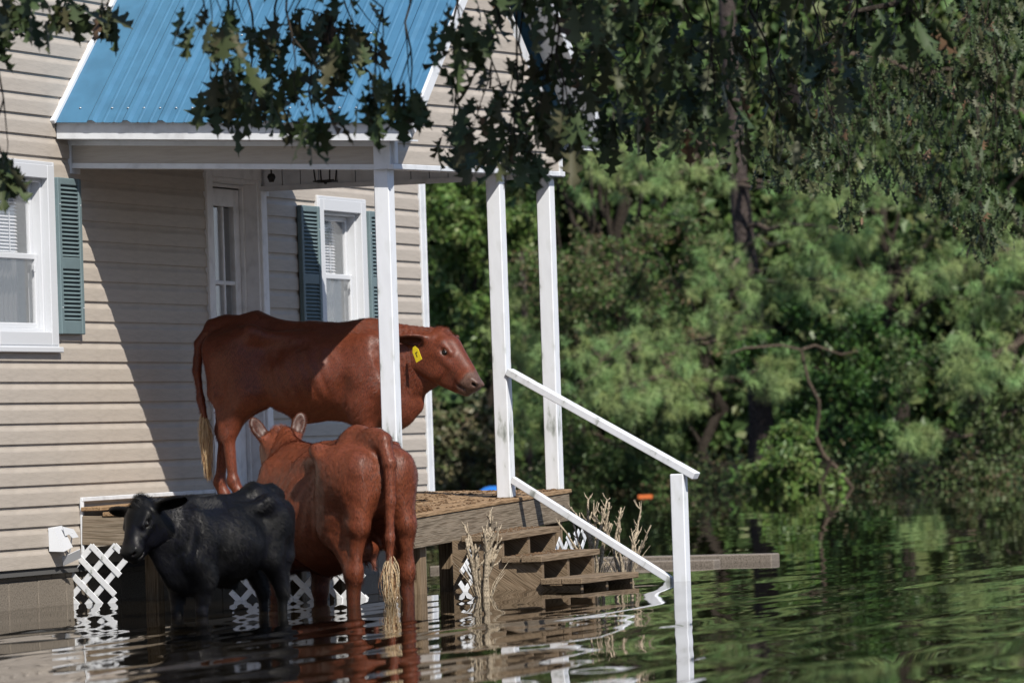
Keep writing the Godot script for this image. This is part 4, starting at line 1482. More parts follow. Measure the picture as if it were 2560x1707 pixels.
func tail_switch(t: Node3D, P: Dictionary) -> void:
	if not P.has("switch"): return
	var r := RandomNumberGenerator.new()
	r.seed = 31
	var tp: Array = P.tail
	var root: Vector3 = tp[tp.size() - 1]
	var up: Vector3 = tp[tp.size() - 2]
	var end: Vector3 = P.switch
	var st := begin()
	var cols := [Color(0.60, 0.46, 0.28), Color(0.48, 0.33, 0.18), Color(0.66, 0.54, 0.37), Color(0.24, 0.12, 0.06)]
	for i in 520:
		var f := r.randf()
		var s := root.lerp(up, 0.55 * f * f)
		var e := root.lerp(end, r.randf_range(0.45, 1.0)) + Vector3(r.randfn() * 0.012, r.randfn() * 0.01, r.randfn() * 0.015)
		var ph := r.randf() * TAU
		var bulge := Vector3(r.randfn(), 0, r.randfn()) * 0.017
		var pts := PackedVector3Array()
		var rs := PackedFloat32Array()
		for k in 7:
			var q := k / 6.0
			pts.append(s.lerp(e, q) + bulge * sin(q * PI) + Vector3(cos(ph), 0, sin(ph)) * 0.0035 * sin(q * 7.0 + ph))
			rs.append(0.0013 * (1.0 - 0.75 * q) + 0.0004)
		var c: Color = cols[mini(3, int(r.randf() * r.randf() * 4.6))]
		st.set_color(c if r.randf() > 0.12 else cols[3])
		add_tube(st, pts, rs, 4)
	obj("tail_switch", done(st), M.switch_hair, t)


func coat_mat(called: String, rough: float, sheen: float, tint: Color) -> StandardMaterial3D:
	var m := mat(called, Color.WHITE, rough, 0.42)
	m.vertex_color_use_as_albedo = true
	tri(m, Vector3(11, 2.4, 11), noise_tex(0.03, 91, [[0.2, grey(0.55)], [0.5, grey(0.88)], [0.8, grey(1.0)]], 512, 5), noise_tex(0.025, 92, [[0.2, grey(0)], [0.8, grey(1)]], 512, 5), 0.025)
	if sheen > 0.0:
		m.rim_enabled = true
		m.rim = sheen
		m.rim_tint = 0.5
	return m


func build_cattle() -> void:
	var red := coat_mat("red_coat", 0.46, 0.0, Color.WHITE)
	var black := coat_mat("black_coat", 0.42, 0.0, Color.WHITE)
	black.metallic_specular = 0.3
	mat("switch_hair", Color.WHITE, 0.5, 0.4).vertex_color_use_as_albedo = true
	mat("lid_red", lin(0.06, 0.025, 0.015), 0.5, 0.4)
	mat("lid_black", lin(0.01, 0.01, 0.011), 0.5, 0.4)
	# red heifer on the deck, side on
	var heifer := make_cow("red_heifer", "reddish brown heifer with a yellow ear tag standing on the porch", "cow", "stranded cattle", {
		"at": Vector3(-0.85, 0.575, 1.13), "heading": Vector3(0.02, 0, 1), "scale": 0.985, "reach": 1.02,
		"legs": [{"h": Vector3(-0.17, 0, 0.0), "f": Vector3(-0.16, 0, 0)}, {"h": Vector3(0.05, 0, 0), "f": Vector3(0.02, 0, 0)}],
		"head": Vector3(0.885, 0.962, 0.03), "face_dir": Vector3(0.80, -0.56, 0.26), "poll_dir": Vector3(0.5, 0.86, -0.05),
		"ears": [Vector3(-0.35, 0.1, -1.0), Vector3(-0.64, -0.50, 0.55)], "head_scale": 1.05,
		"tail": [Vector3(-0.62, 1.19, 0), Vector3(-0.72, 1.175, 0), Vector3(-0.81, 1.06, -0.005), Vector3(-0.835, 0.88, -0.01), Vector3(-0.815, 0.70, -0.01), Vector3(-0.79, 0.58, -0.01)],
		"switch": Vector3(-0.775, 0.16, -0.01), "coat": Color(0.17, 0.044, 0.021), "muzzle": Color(0.14, 0.085, 0.065), "skin": red, "skin_dark": M.lid_red, "hairs": 110000, "hair_len": 0.021, "hair_wide": 0.55})
	# ear tag on the ear nearest the camera
	var tg := thing("ear_tag", "yellow ear tag hanging from the heifer's ear", "ear tag", heifer.transform * Vector3(0.785, 0.935, 0.205))
	tg.rotation = Vector3(0, -PI / 2 - 0.35, 0.42)
	obj("plate", extrude_z(PackedVector2Array([Vector2(-0.026, -0.05), Vector2(0.026, -0.05), Vector2(0.026, 0.022), Vector2(0.010, 0.05), Vector2(-0.010, 0.05), Vector2(-0.026, 0.022)]), -0.0015, 0.0015), M.tag_yellow, tg)
	obj("number", extrude_z(PackedVector2Array([Vector2(-0.006, -0.022), Vector2(0.0, -0.022), Vector2(0.0, 0.004), Vector2(0.012, 0.004), Vector2(0.012, 0.010), Vector2(-0.006, 0.010)]), 0.0017, 0.0025), M.ink, tg)
	# red cow wading away from the camera
	make_cow("red_cow", "reddish brown cow seen from behind, wading beside the porch", "cow", "stranded cattle", {
		"at": Vector3(-2.75, -0.335, 1.985), "heading": Vector3(0.678, 0, -0.734), "scale": 1.10, "belly": 1.02, "hip": 1.16, "wet": 0.44, "lean": 1.0, "ear_open": Vector3(-0.8, 0.1, 0.0), "drop": 0.10, "reach": 0.95, "udder": true, "navel": false,
		"legs": [{"h": Vector3(0.03, 0, -0.01), "f": Vector3(0.0, 0, -0.04)}, {"h": Vector3(-0.02, 0, 0.045), "f": Vector3(0.05, 0, 0.0)}],
		"head": Vector3(0.86, 1.13, 0.11), "face_dir": Vector3(0.90, -0.40, 0.18), "poll_dir": Vector3(0.35, 0.92, 0.0),
		"ears": [Vector3(-0.2, 0.9, -0.42), Vector3(-0.2, 0.9, 0.36)], "head_scale": 1.04, "ear": 0.76,
		"tail": [Vector3(-0.62, 1.19, 0), Vector3(-0.72, 1.175, 0.0), Vector3(-0.785, 1.05, 0.0), Vector3(-0.80, 0.85, -0.01), Vector3(-0.795, 0.66, -0.02), Vector3(-0.79, 0.52, -0.02)],
		"switch": Vector3(-0.785, 0.26, -0.02), "coat": Color(0.195, 0.053, 0.024), "muzzle": Color(0.14, 0.085, 0.065), "skin": red, "skin_dark": M.lid_red, "hairs": 110000, "hair_len": 0.021, "hair_wide": 0.55})
	# black calf in front
	make_cow("black_calf", "fluffy black calf standing knee deep in front of the porch", "calf", "stranded cattle", {
		"at": Vector3(-4.28, -0.265, 1.95), "heading": Vector3(-0.905, 0, -0.425), "scale": 0.80, "xs": 0.79, "lean": -0.6, "brisket": 0.6, "folds": 0.35, "belly": 1.05, "reach": 0.98, "navel": true,
		"legs": [{"h": Vector3(0.04, 0, 0.0), "f": Vector3(0.0, 0, 0.0)}, {"h": Vector3(-0.05, 0, 0.0), "f": Vector3(0.03, 0, 0.0)}],
		"head": Vector3(0.87, 1.04, 0.03), "face_dir": Vector3(0.75, -0.66, -0.10), "poll_dir": Vector3(0.6, 0.8, 0.05),
		"ears": [Vector3(-0.3, -0.12, -0.95), Vector3(-0.2, -0.08, 1.0)], "head_scale": 1.12, "ear": 1.08, "face": 0.82, "tuft": 1.5, "head_wide": 1.14,
		"tail": [Vector3(-0.62, 1.19, 0), Vector3(-0.71, 1.16, 0), Vector3(-0.76, 1.03, 0), Vector3(-0.765, 0.8, 0.02), Vector3(-0.76, 0.55, 0.03)],
		"coat": Color(0.0065, 0.0065, 0.0078), "muzzle": Color(0.014, 0.013, 0.014), "skin": black, "skin_dark": M.lid_black, "hairs": 120000, "hair_len": 0.027, "hair_wide": 0.8})

const PINE1 := [[1.92, 5.25, 74.5, 0.81, 0.5], [2.57, 4.96, 75.2, 0.63, 0.38], [3.29, 3.33, 75.8, 0.57, 0.63], [3.63, 2.7, 76.5, 0.51, 0.64], [1.37, 2.11, 74.8, 0.81, 0.44], [2.27, 2.15, 75.5, 0.76, 0.57], [2.67, 1.58, 76.2, 0.38, 0.51], [1.74, 1.6, 74.5, 0.74, 0.37], [4.07, 1.84, 75.2, 0.44, 0.44], [4.93, 3.65, 75.8, 0.76, 0.44], [4.59, 3.18, 76.5, 0.7, 0.38], [5.18, 3.05, 74.8, 0.75, 0.37], [5.47, 3.94, 75.5, 0.57, 0.31], [4.95, 4.68, 76.2, 0.7, 0.32], [5.59, 4.64, 74.5, 0.62, 0.37]]
const PINE2 := [[7.32, 1.89, 73.2, 0.55, 0.37], [7, 1.72, 73.7, 0.37, 0.31], [6.62, 3.23, 74.3, 0.74, 0.37], [7.48, 2.78, 74.8, 0.56, 0.37], [6.24, 0.73, 73.5, 0.31, 0.24], [7.77, 3.49, 74, 0.56, 0.37]]
const PINE3 := [[0.13, 1.29, 77.5, 0.32, 0.39], [0.19, 2.33, 77.8, 0.32, 0.52], [-0.13, 3.12, 78.2, 0.26, 0.39], [0.33, 1.68, 78.5, 0.33, 0.33]]
const OAKA := [[-1.31, 2.84, 21.2, 0.14, 0.11], [-1.2, 2.73, 21.7, 0.18, 0.14], [-1.08, 2.64, 22.3, 0.19, 0.15], [-1.22, 2.61, 22.8, 0.17, 0.11], [-0.86, 2.41, 21.5, 0.11, 0.09], [-0.79, 2.76, 22, 0.18, 0.15], [-0.71, 2.93, 22.5, 0.19, 0.11], [-0.57, 2.5, 21.2, 0.11, 0.11], [-0.43, 2.52, 21.7, 0.09, 0.08], [-0.96, 2.9, 22.3, 0.19, 0.11], [-1.37, 2.71, 22.8, 0.11, 0.11]]
const OAKA2 := [[-0.18, 2.73, 21.2, 0.16, 0.19], [-0.07, 2.53, 21.7, 0.18, 0.18], [0.09, 2.42, 22.3, 0.2, 0.15], [-0.25, 2.37, 22.8, 0.13, 0.09], [0.04, 2.24, 21.5, 0.14, 0.09], [0.22, 2.6, 22, 0.2, 0.26], [0.41, 2.84, 22.5, 0.23, 0.23], [0.28, 2.36, 21.2, 0.12, 0.14]]
const OAKA3 := [[0.58, 2.72, 21.6, 0.27, 0.23], [0.87, 2.67, 22.3, 0.28, 0.22], [1.18, 2.77, 22.9, 0.29, 0.25], [1.51, 2.7, 23.6, 0.22, 0.3], [0.95, 2.41, 21.9, 0.22, 0.15], [1.3, 2.42, 22.6, 0.21, 0.15], [1.69, 2.84, 23.3, 0.23, 0.19], [1.82, 2.77, 21.6, 0.14, 0.09], [0.67, 2.53, 22.3, 0.17, 0.15], [0.54, 2.45, 22.9, 0.11, 0.13]]
const OAKA4 := [[-2.28, 2.28, 21.7, 0.05, 0.07], [-2.23, 3.01, 21.9, 0.07, 0.05], [-2.03, 3.02, 22.1, 0.07, 0.04], [-1.84, 3.01, 22.3, 0.06, 0.07], [-2.31, 2.9, 21.8, 0.03, 0.09]]
const OAKB := [[3.78, 4.1, 38.8, 0.42, 0.32], [3.37, 3.95, 39.6, 0.49, 0.33], [4.11, 3.82, 40.4, 0.34, 0.4], [3.16, 3.74, 41.2, 0.52, 0.34], [3.5, 3.43, 39.2, 0.49, 0.36], [4, 3.3, 40, 0.37, 0.33], [2.79, 3.45, 40.8, 0.44, 0.27], [2.33, 3.18, 38.8, 0.36, 0.19], [2.54, 3.06, 39.6, 0.3, 0.13], [3.1, 3.08, 40.4, 0.4, 0.17], [3.6, 3.07, 41.2, 0.27, 0.17], [3.72, 2.8, 39.2, 0.33, 0.26], [4.07, 2.69, 40, 0.27, 0.27], [4.03, 2.5, 40.8, 0.17, 0.17], [2.78, 2.71, 38.8, 0.13, 0.13], [2.24, 3.13, 39.6, 0.3, 0.17], [4.24, 4.29, 40.4, 0.27, 0.3]]
const LEAFY := [
	["maple_tree", "light green broadleaf tree behind the house corner", [[-1.13, 4.8, 79.8, 0.47, 0.4], [-0.87, 4.16, 80.6, 0.6, 0.54], [-0.68, 3.5, 81.4, 0.54, 0.54], [-1.16, 3.27, 82.2, 0.41, 0.55], [-0.53, 4.93, 80.2, 0.4, 0.4], [0.07, 4.55, 81, 0.4, 0.54], [-0.89, 2.43, 81.8, 0.48, 0.48], [-0.4, 2.78, 79.8, 0.4, 0.47], [-1.07, 5.44, 80.6, 0.47, 0.4]], [-0.55, 82], 1, 110],
	["shrub", "olive shrub with large pale leaves at the water behind the porch", [[-1.11, 0.94, 78.2, 0.52, 0.46], [-0.59, 1.19, 78.7, 0.39, 0.39], [-0.99, 0.41, 79.3, 0.46, 0.33], [-0.47, 0.59, 79.8, 0.4, 0.4], [-1.44, 1.28, 78.5, 0.39, 0.52]], [-0.86, 79.5], 2, 75],
	["sweetgum_tree", "sunlit small leaved tree between the porch posts and the pine", [[0.58, 3.8, 77.8, 0.45, 0.45], [1.05, 3.49, 78.6, 0.59, 0.59], [1.59, 3.76, 79.4, 0.46, 0.46], [1.14, 2.87, 80.2, 0.6, 0.53], [1.69, 2.93, 78.2, 0.52, 0.52], [0.66, 3.12, 79, 0.4, 0.46], [0.47, 2.35, 79.8, 0.4, 0.47], [2.07, 3.43, 77.8, 0.39, 0.39]], [1.15, 81], 3, 120],
	["shrub", "dark green shrub at the water behind the handrail", [[0.64, 1.4, 76.7, 0.58, 0.51], [1.22, 0.99, 77.2, 0.64, 0.51], [1.81, 0.85, 77.8, 0.65, 0.52], [2.35, 1.09, 78.3, 0.52, 0.52], [0.9, 0.43, 77, 0.58, 0.32], [1.55, 0.34, 77.5, 0.58, 0.32], [2.21, 0.38, 78, 0.46, 0.33]], [1.5, 78.5], 4, 110],
	["holly_tree", "dark glossy evergreen tree right of the pine trunk", [[4.31, 2.54, 76, 0.63, 0.57], [4.98, 2.02, 76.7, 0.77, 0.58], [5.67, 2.46, 77.3, 0.64, 0.52], [4.68, 1.53, 78, 0.58, 0.52], [5.34, 1.3, 76.3, 0.7, 0.51], [6.03, 1.8, 77, 0.58, 0.58], [5.05, 0.74, 77.7, 0.65, 0.45], [5.7, 0.59, 76, 0.57, 0.38]], [5.17, 77.5], 5, 125],
	["shrub", "pale leafy shrub at the water beside the dead forked branch", [[4.15, 0.53, 73.2, 0.24, 0.24], [3.95, 0.29, 73.4, 0.31, 0.18], [4.39, 0.18, 73.6, 0.28, 0.13], [4.27, 0.8, 73.8, 0.15, 0.15]], [4.18, 73.8], 1, 60],
	["bay_tree", "shadowed broadleaf tree at the right end of the bank", [[6.29, 1.94, 74, 0.68, 0.62], [6.97, 1.18, 74.7, 0.68, 0.62], [7.66, 0.78, 75.3, 0.56, 0.56], [6.65, 0.56, 76, 0.57, 0.38], [7.31, 0.3, 74.3, 0.56, 0.28], [7.88, 1.4, 75, 0.5, 0.69]], [7.28, 76], 6, 80],
	["bay_tree", "tall broadleaf tree above the left handrail end", [[0.96, 5.68, 82.5, 0.69, 0.62], [1.53, 6.42, 83.5, 0.77, 0.7], [0.49, 6.52, 84.5, 0.7, 0.7], [2.64, 6.87, 85.5, 0.93, 0.71], [3.46, 6.12, 83, 0.76, 0.69], [-0.21, 7.21, 84, 0.84, 0.84], [0.85, 7.6, 85, 0.85, 0.71]], [1.96, 84], 4, 110],
	["bay_tree", "tall broadleaf tree behind the upper right pine boughs", [[4.83, 5.78, 80.5, 0.87, 0.74], [5.91, 6.28, 81.5, 0.88, 0.75], [7.01, 5.83, 82.5, 0.82, 0.76], [8.14, 5.16, 83.5, 0.77, 0.77], [7.22, 4.38, 81, 0.81, 0.54], [8.34, 4.05, 82, 0.68, 0.61], [6.71, 3.8, 83, 0.69, 0.55]], [6.67, 82.5], 4, 115],
	["maple_tree", "mid green tree close behind the pine trunk", [[2.94, 4.42, 80.3, 0.74, 0.6], [2.84, 3.51, 81.1, 0.61, 0.61], [2.32, 4.38, 81.9, 0.61, 0.55], [4.82, 4.47, 82.7, 0.62, 0.55], [3.23, 2.68, 80.7, 0.61, 0.54], [2.58, 2.72, 81.5, 0.61, 0.48], [2.47, 1.85, 82.3, 0.55, 0.55]], [3.21, 82], 3, 105],
]


# ---------------------------------------------------------------- woods across the water
# lat: metres right of the line of sight, dist: metres along it from the camera's bank
func spot(lat: float, y: float, dist: float) -> Vector3:
	return Vector3(-29.26 + 0.9381 * dist + 0.3467 * lat, y, 12.99 - 0.3467 * dist + 0.9381 * lat)


func leaf_clump(sd: int, leaves: int, size: float, spread: float) -> ArrayMesh:
	var r := RandomNumberGenerator.new()
	r.seed = sd
	var st := begin()
	st.set_color(Color.WHITE)
	for i in leaves:
		var c := Vector3(r.randfn(), r.randfn() * 0.8, r.randfn()) * spread
		var n := (Vector3(r.randfn(), r.randfn() + 0.9, r.randfn()) + c * 2.0 / spread * 0.3).normalized()
		var d := n.cross(Vector3(r.randfn(), r.randfn() - 0.6, r.randfn())).normalized()
		var s := n.cross(d)
		var l := size * r.randf_range(0.65, 1.25)
		var w := l * r.randf_range(0.26, 0.36)
		var g := r.randf_range(0.75, 1.2)
		st.set_color(Color(g * r.randf_range(0.9, 1.15), g, g * r.randf_range(0.8, 1.0)))
		var tip := c + d * l - n * l * 0.18
		var mid := c + d * l * 0.45
		face(st, [c, mid + s * w + n * l * 0.06, tip, mid])
		face(st, [c, mid, tip, mid - s * w + n * l * 0.06])
	return done(st)


func needle_tuft(sd: int) -> ArrayMesh:
	var r := RandomNumberGenerator.new()
	r.seed = sd
	var st := begin()
	for i in 70:
		var d := Vector3(r.randfn() * 0.8, r.randfn() * 0.75 - 0.1, r.randf_range(-0.35, 1.3)).normalized()
		var o := Vector3(0, 0, r.randf_range(-0.1, 0.04))
		var l := r.randf_range(0.13, 0.21)
		var e := o + d * l + Vector3(0, -0.035, 0)
		var m := o + d * l * 0.55 + Vector3(0, 0.004, 0)
		var s := d.cross(Vector3(r.randfn(), r.randfn(), r.randfn())).normalized() * 0.0027
		var g := r.randf_range(0.7, 1.25)
		st.set_color(Color(g, g, g))
		face(st, [o - s, o + s, m + s, m - s])
		face(st, [m - s, m + s, e])
	return done(st)


func limb(st: SurfaceTool, a: Vector3, b: Vector3, ra: float, rb: float, r: RandomNumberGenerator, sag := 0.0, bends := 6, sides := 6) -> PackedVector3Array:
	var pts := PackedVector3Array()
	var rs := PackedFloat32Array()
	var l := a.distance_to(b)
	for k in bends + 1:
		var f := float(k) / bends
		var w := sin(f * PI)
		pts.append(a.lerp(b, f) + Vector3(r.randfn(), r.randfn(), r.randfn()) * 0.03 * l * w + Vector3(0, sag * w, 0))
		rs.append(lerpf(ra, rb, f))
	add_tube(st, pts, rs, sides)
	return pts


# many copies of a small mesh as one mesh, each tinted
func baked(small: ArrayMesh, xfs: Array, cs: Array) -> ArrayMesh:
	var a := small.surface_get_arrays(0)
	var v: PackedVector3Array = a[Mesh.ARRAY_VERTEX]
	var n: PackedVector3Array = a[Mesh.ARRAY_NORMAL]
	var c: PackedColorArray = a[Mesh.ARRAY_COLOR]
	var vs := PackedVector3Array()
	var ns := PackedVector3Array()
	var cc := PackedColorArray()
	for i in xfs.size():
		var xf: Transform3D = xfs[i]
		vs.append_array(xf * v)
		ns.append_array(Transform3D(xf.basis.orthonormalized(), Vector3.ZERO) * n)
		var col: Color = cs[i]
		for k in c.size(): cc.append(c[k] * col)
	var arr := []
	arr.resize(Mesh.ARRAY_MAX)
	arr[Mesh.ARRAY_VERTEX] = vs
	arr[Mesh.ARRAY_NORMAL] = ns
	arr[Mesh.ARRAY_COLOR] = cc
	var am := ArrayMesh.new()
	am.add_surface_from_arrays(Mesh.PRIMITIVE_TRIANGLES, arr)
	return am


func broadleaf(called: String, label: String, clusters: Array, foot: Array, kind: int, per: int, sd: int) -> void:
	var base := spot(foot[0], -0.25, foot[1])
	var t := thing(called, label, "shrub" if called == "shrub" else "tree", base, "trees and shrubs on the wooded bank")
	var r := RandomNumberGenerator.new()
	r.seed = sd
	var st := begin()
	var top := 0.0
	for c in clusters: top = maxf(top, c[1])
	var thick := 0.03 + 0.018 * top
	var crown_top := Vector3(r.randf_range(-0.3, 0.3), top * 0.8, r.randf_range(-0.3, 0.3))
	var spine := limb(st, Vector3.ZERO, crown_top, thick, thick * 0.45, r, 0.0, 8, 8)
	for c in clusters:
		var p := spot(c[0], c[1], c[2]) - base
		var k := clampi(int(p.y / maxf(top, 0.3) * 6), 1, 7)
		limb(st, spine[k], p, thick * 0.4, 0.012, r, 0.1)
		for j in 2:
			limb(st, p, p + Vector3(r.randfn() * c[3], r.randfn() * c[4], r.randfn() * c[3]) * 0.7, 0.014, 0.005, r)
	obj("trunk", done(st), M.bark_twig if called == "shrub" else M.bark_oak, t)
	# palettes are leaf colours of the kinds, new and old leaves mixed
	var pal: Array = {1: [Color(0.12, 0.20, 0.05), Color(0.08, 0.15, 0.04), Color(0.17, 0.22, 0.08)], 2: [Color(0.11, 0.12, 0.06), Color(0.07, 0.095, 0.04), Color(0.18, 0.16, 0.10)],
		3: [Color(0.11, 0.19, 0.05), Color(0.065, 0.13, 0.035), Color(0.16, 0.20, 0.09), Color(0.22, 0.16, 0.10)], 4: [Color(0.07, 0.125, 0.04), Color(0.05, 0.095, 0.03), Color(0.12, 0.17, 0.065)],
		5: [Color(0.045, 0.11, 0.03), Color(0.035, 0.085, 0.024), Color(0.07, 0.15, 0.035)], 6: [Color(0.075, 0.11, 0.04), Color(0.055, 0.09, 0.03), Color(0.11, 0.14, 0.06)]}[kind]
	var xfs := []
	var cs := []
	for c in clusters:
		var p := spot(c[0], c[1], c[2]) - base
		for j in 4 + int(per / 22.0):     # sprays inside the cluster, with gaps between
			var d := Vector3(r.randfn(), r.randfn(), r.randfn()).normalized() * pow(r.randf(), 0.4) * 1.05
			var q := p + Vector3(d.x * c[3], d.y * c[4], d.z * c[3])
			var out := (Vector3(d.x, d.y * 0.5 - 0.25, d.z)).normalized()
			for k in 22:
				var f := r.randf()
				var at := q + out * (f - 0.4) * 0.38 + Vector3(r.randfn(), r.randfn() * 0.6, r.randfn()) * 0.085
				var s := r.randf_range(0.7, 1.25)
				xfs.append(Transform3D(Basis.from_euler(Vector3(r.randfn() * 0.5, r.randf() * TAU, r.randfn() * 0.5)).scaled(Vector3(s, s, s)), at))
				var col: Color = pal[r.randi() % pal.size()] * r.randf_range(0.75, 1.25)
				col.a = 1.0
				cs.append(col)
	var big := kind == 2 or kind == 1
	obj("crown", baked(leaf_clump(40 + kind, 8, 0.105 if big else 0.07, 0.06), xfs, cs), M.leaf, t)


func pine(label: String, foot: Vector3, trunk: Array, rad: float, boughs: Array, sd: int) -> void:
	var t := thing("pine_tree", label, "tree", foot, "pines on the wooded bank")
	var r := RandomNumberGenerator.new()
	r.seed = sd
	var pts := PackedVector3Array()
	var rs := PackedFloat32Array()
	for i in trunk.size():
		pts.append(spot(trunk[i][0], trunk[i][1], trunk[i][2]) - foot)
		rs.append(rad * ([1.5, 1.1][i] if i < 2 else 1.0 - 0.06 * i))
	obj("trunk", tube(pts, rs, 14), M.bark_pine, t)
	var st := begin()
	var xfs := []
	var cs := []
	for b in boughs:
		var p := spot(b[0], b[1], b[2]) - foot
		# leave the trunk a little above the bough's middle
		var k := 0
		for i in pts.size():
			if absf(pts[i].y - p.y - 0.35) < absf(pts[k].y - p.y - 0.35): k = i
		var root := pts[k] + Vector3(0, clampf(p.y + 0.3 - pts[k].y, -0.6, 0.6), 0)
		var way := limb(st, root, p, 0.045, 0.022, r, 0.12, 8)
		var dirv := (p - root).normalized()
		var n := int(26 + 55 * b[3] * b[4])
		for j in n:
			var d := Vector3(r.randfn(), r.randfn(), r.randfn()) * 0.55
			var q := p + Vector3(d.x * b[3], d.y * b[4], d.z * b[3])
			var aim := (q - p).normalized() * 0.7 + dirv * 0.35 + Vector3(0, 0.12, 0) + Vector3(r.randfn(), r.randfn(), r.randfn()) * 0.25
			if j % 4 == 0: limb(st, way[mini(8, 5 + r.randi() % 4)], q, 0.012, 0.005, r, 0.0, 3, 5)
			var s := r.randf_range(0.8, 1.25)
			xfs.append(Transform3D(Basis.looking_at(-aim.normalized(), Vector3(0.1, 1, 0)).scaled(Vector3(s, s, s)), q))
			var g := r.randf_range(0.75, 1.2)
			cs.append(Color(0.235 * g * r.randf_range(0.85, 1.2), 0.345 * g, 0.125 * g))
	obj("limbs", done(st), M.bark_twig, t)
	obj("crown", baked(needle_tuft(3), xfs, cs), M.needle, t)


func build_woods() -> void:
	leafy("leaf", Color.WHITE, 0.45, 0.10)
	leafy("needle", Color.WHITE, 0.5, 0.16)
	pine("tall pine with a thick dark trunk and pale green boughs across the water", spot(3.97, -0.3, 78), [[3.97, -0.3, 78], [3.98, 0.3, 78], [4.0, 1.1, 78], [3.9, 2.99, 78], [3.8, 4.29, 78], [3.74, 5.2, 78], [3.68, 7.2, 78], [3.6, 10, 78], [3.6, 13, 78]], 0.225, PINE1, 5)
	pine("pine with light boughs at the right edge of the bank", spot(9.4, -0.3, 77), [[9.4, -0.3, 77], [9.4, 0.4, 77], [9.3, 3.0, 77], [9.2, 6.0, 77], [9.1, 10.0, 77]], 0.16, PINE2, 6)
	pine("slender young pine glimpsed between the two white posts", spot(0.2, -0.3, 79.5), [[0.2, -0.3, 79.5], [0.2, 0.4, 79.5], [0.22, 2.0, 79.5], [0.2, 4.0, 79.5]], 0.06, PINE3, 7)
	for i in LEAFY.size():
		var q: Array = LEAFY[i]
		broadleaf(q[0], q[1], q[2], q[3], q[4], q[5], 100 + i)
	# thin bare trunks in the shade
	var r := RandomNumberGenerator.new()
	r.seed = 12
	var bare := [[0.6, 80.5, 0.035, "thin bare trunk between the porch posts and the handrail"], [1.05, 81, 0.05, "bare trunk standing above the handrail"], [7.2, 75.5, 0.06, "dark bare trunk right of the dead forked branch"], [7.9, 75.8, 0.045, "thin dark trunk near the right end of the bank"], [8.35, 75, 0.05, "dark bare trunk at the right edge of the picture"], [1.75, 82, 0.045, "thin pale trunk left of the pine"]]
	for b in bare:
		var st := begin()
		limb(st, Vector3(0, -0.3, 0), Vector3(r.randf_range(-0.4, 0.4), 6.5, r.randf_range(-0.4, 0.4)), b[2], b[2] * 0.5, r, 0.0, 10, 8)
		var o := obj("bare_tree", done(st), M.bark_oak)
		o.position = spot(b[0], 0.0, b[1])
		tag(o, b[3], "tree", "bare trunks in the wood")
	# dead forked branch leaning into the water
	var sn := thing("dead_branch", "dead forked branch leaning down into the water below the pine", "branch", spot(4.6, 0, 73))
	var bp := spot(4.6, 0, 73)
	var walk := func(list: Array, r0: float, r1: float) -> ArrayMesh:
		var pts := PackedVector3Array()
		var rs := PackedFloat32Array()
		for i in list.size():
			pts.append(spot(list[i][0], list[i][1], 73.0 + 0.1 * i) - bp)
			rs.append(lerpf(r0, r1, float(i) / (list.size() - 1)))
		return tube(pts, rs, 8)
	obj("main_limb", walk.call([[3.3, 2.12], [3.53, 2.19], [4.1, 2.22], [4.40, 2.14], [4.50, 1.67], [4.66, 1.35], [4.66, 1.15], [4.60, 0.82], [4.72, 0.52], [4.95, 0.28], [5.23, -0.12]], 0.013, 0.042), M.bark_twig, sn)
	obj("fork", walk.call([[4.78, 0.44], [4.72, 0.28], [4.62, 0.05], [4.58, -0.2]], 0.03, 0.026), M.bark_twig, sn)
	obj("upper_twig", walk.call([[4.40, 2.14], [4.6, 2.2], [5.0, 2.05], [5.3, 2.1]], 0.022, 0.008), M.bark_twig, sn)
	var sn2 := thing("dead_branch", "long crooked bare bough hanging right of the pine trunk", "branch", spot(5.6, 3.1, 73))
	bp = spot(5.6, 3.1, 73)
	obj("main_limb", walk.call([[4.1, 3.55], [4.8, 3.45], [5.4, 3.15], [5.8, 2.85], [6.4, 2.65], [6.9, 2.6]], 0.035, 0.012), M.bark_twig, sn2)
	obj("side_limb", walk.call([[5.4, 3.15], [5.75, 3.25], [6.1, 3.2], [6.4, 3.0]], 0.022, 0.008), M.bark_twig, sn2)
	var sn3 := thing("dead_branch", "pale bare bough slanting in front of the pine's left boughs", "branch", spot(2.9, 3.4, 73.2))
	bp = spot(2.9, 3.4, 73.2)
	obj("main_limb", walk.call([[3.55, 4.5], [3.45, 4.1], [3.2, 3.6], [2.9, 3.1], [2.55, 2.75], [2.1, 2.5]], 0.018, 0.04), M.bark_twig, sn3)
	obj("side_limb", walk.call([[3.4, 4.1], [3.0, 4.05], [2.7, 3.75], [2.35, 3.7]], 0.016, 0.006), M.bark_twig, sn3)
	obj("side_limb", walk.call([[3.55, 4.5], [3.5, 4.9], [3.55, 5.3]], 0.014, 0.006), M.bark_twig, sn3)
	# the wood behind closes the view
	var xfs := []
	var cs := []
	for i in 13000:
		var lat := r.randf_range(-9.0, 13.5)
		var y := r.randf_range(-0.2, 11.0)
		var d := r.randf_range(85.0, 96.0) + 0.12 * y
		var s := r.randf_range(2.6, 4.6)
		xfs.append(Transform3D(Basis.from_euler(Vector3(r.randfn() * 0.5, r.randf() * TAU, r.randfn() * 0.5)).scaled(Vector3(s, s, s)), spot(lat, y, d)))
		var c: Color = [Color(0.07, 0.12, 0.04), Color(0.085, 0.14, 0.045), Color(0.055, 0.10, 0.032), Color(0.12, 0.14, 0.06)][r.randi() % 4]
		cs.append(c)
	tag(multi("far_wood", leaf_clump(61, 14, 0.085, 0.13), M.leaf, xfs, cs), "dense dark leafy wood closing the view behind the trees", "wood", "", "stuff")
	# low floating leaves and drift along the water's edge
	xfs = []
	cs = []
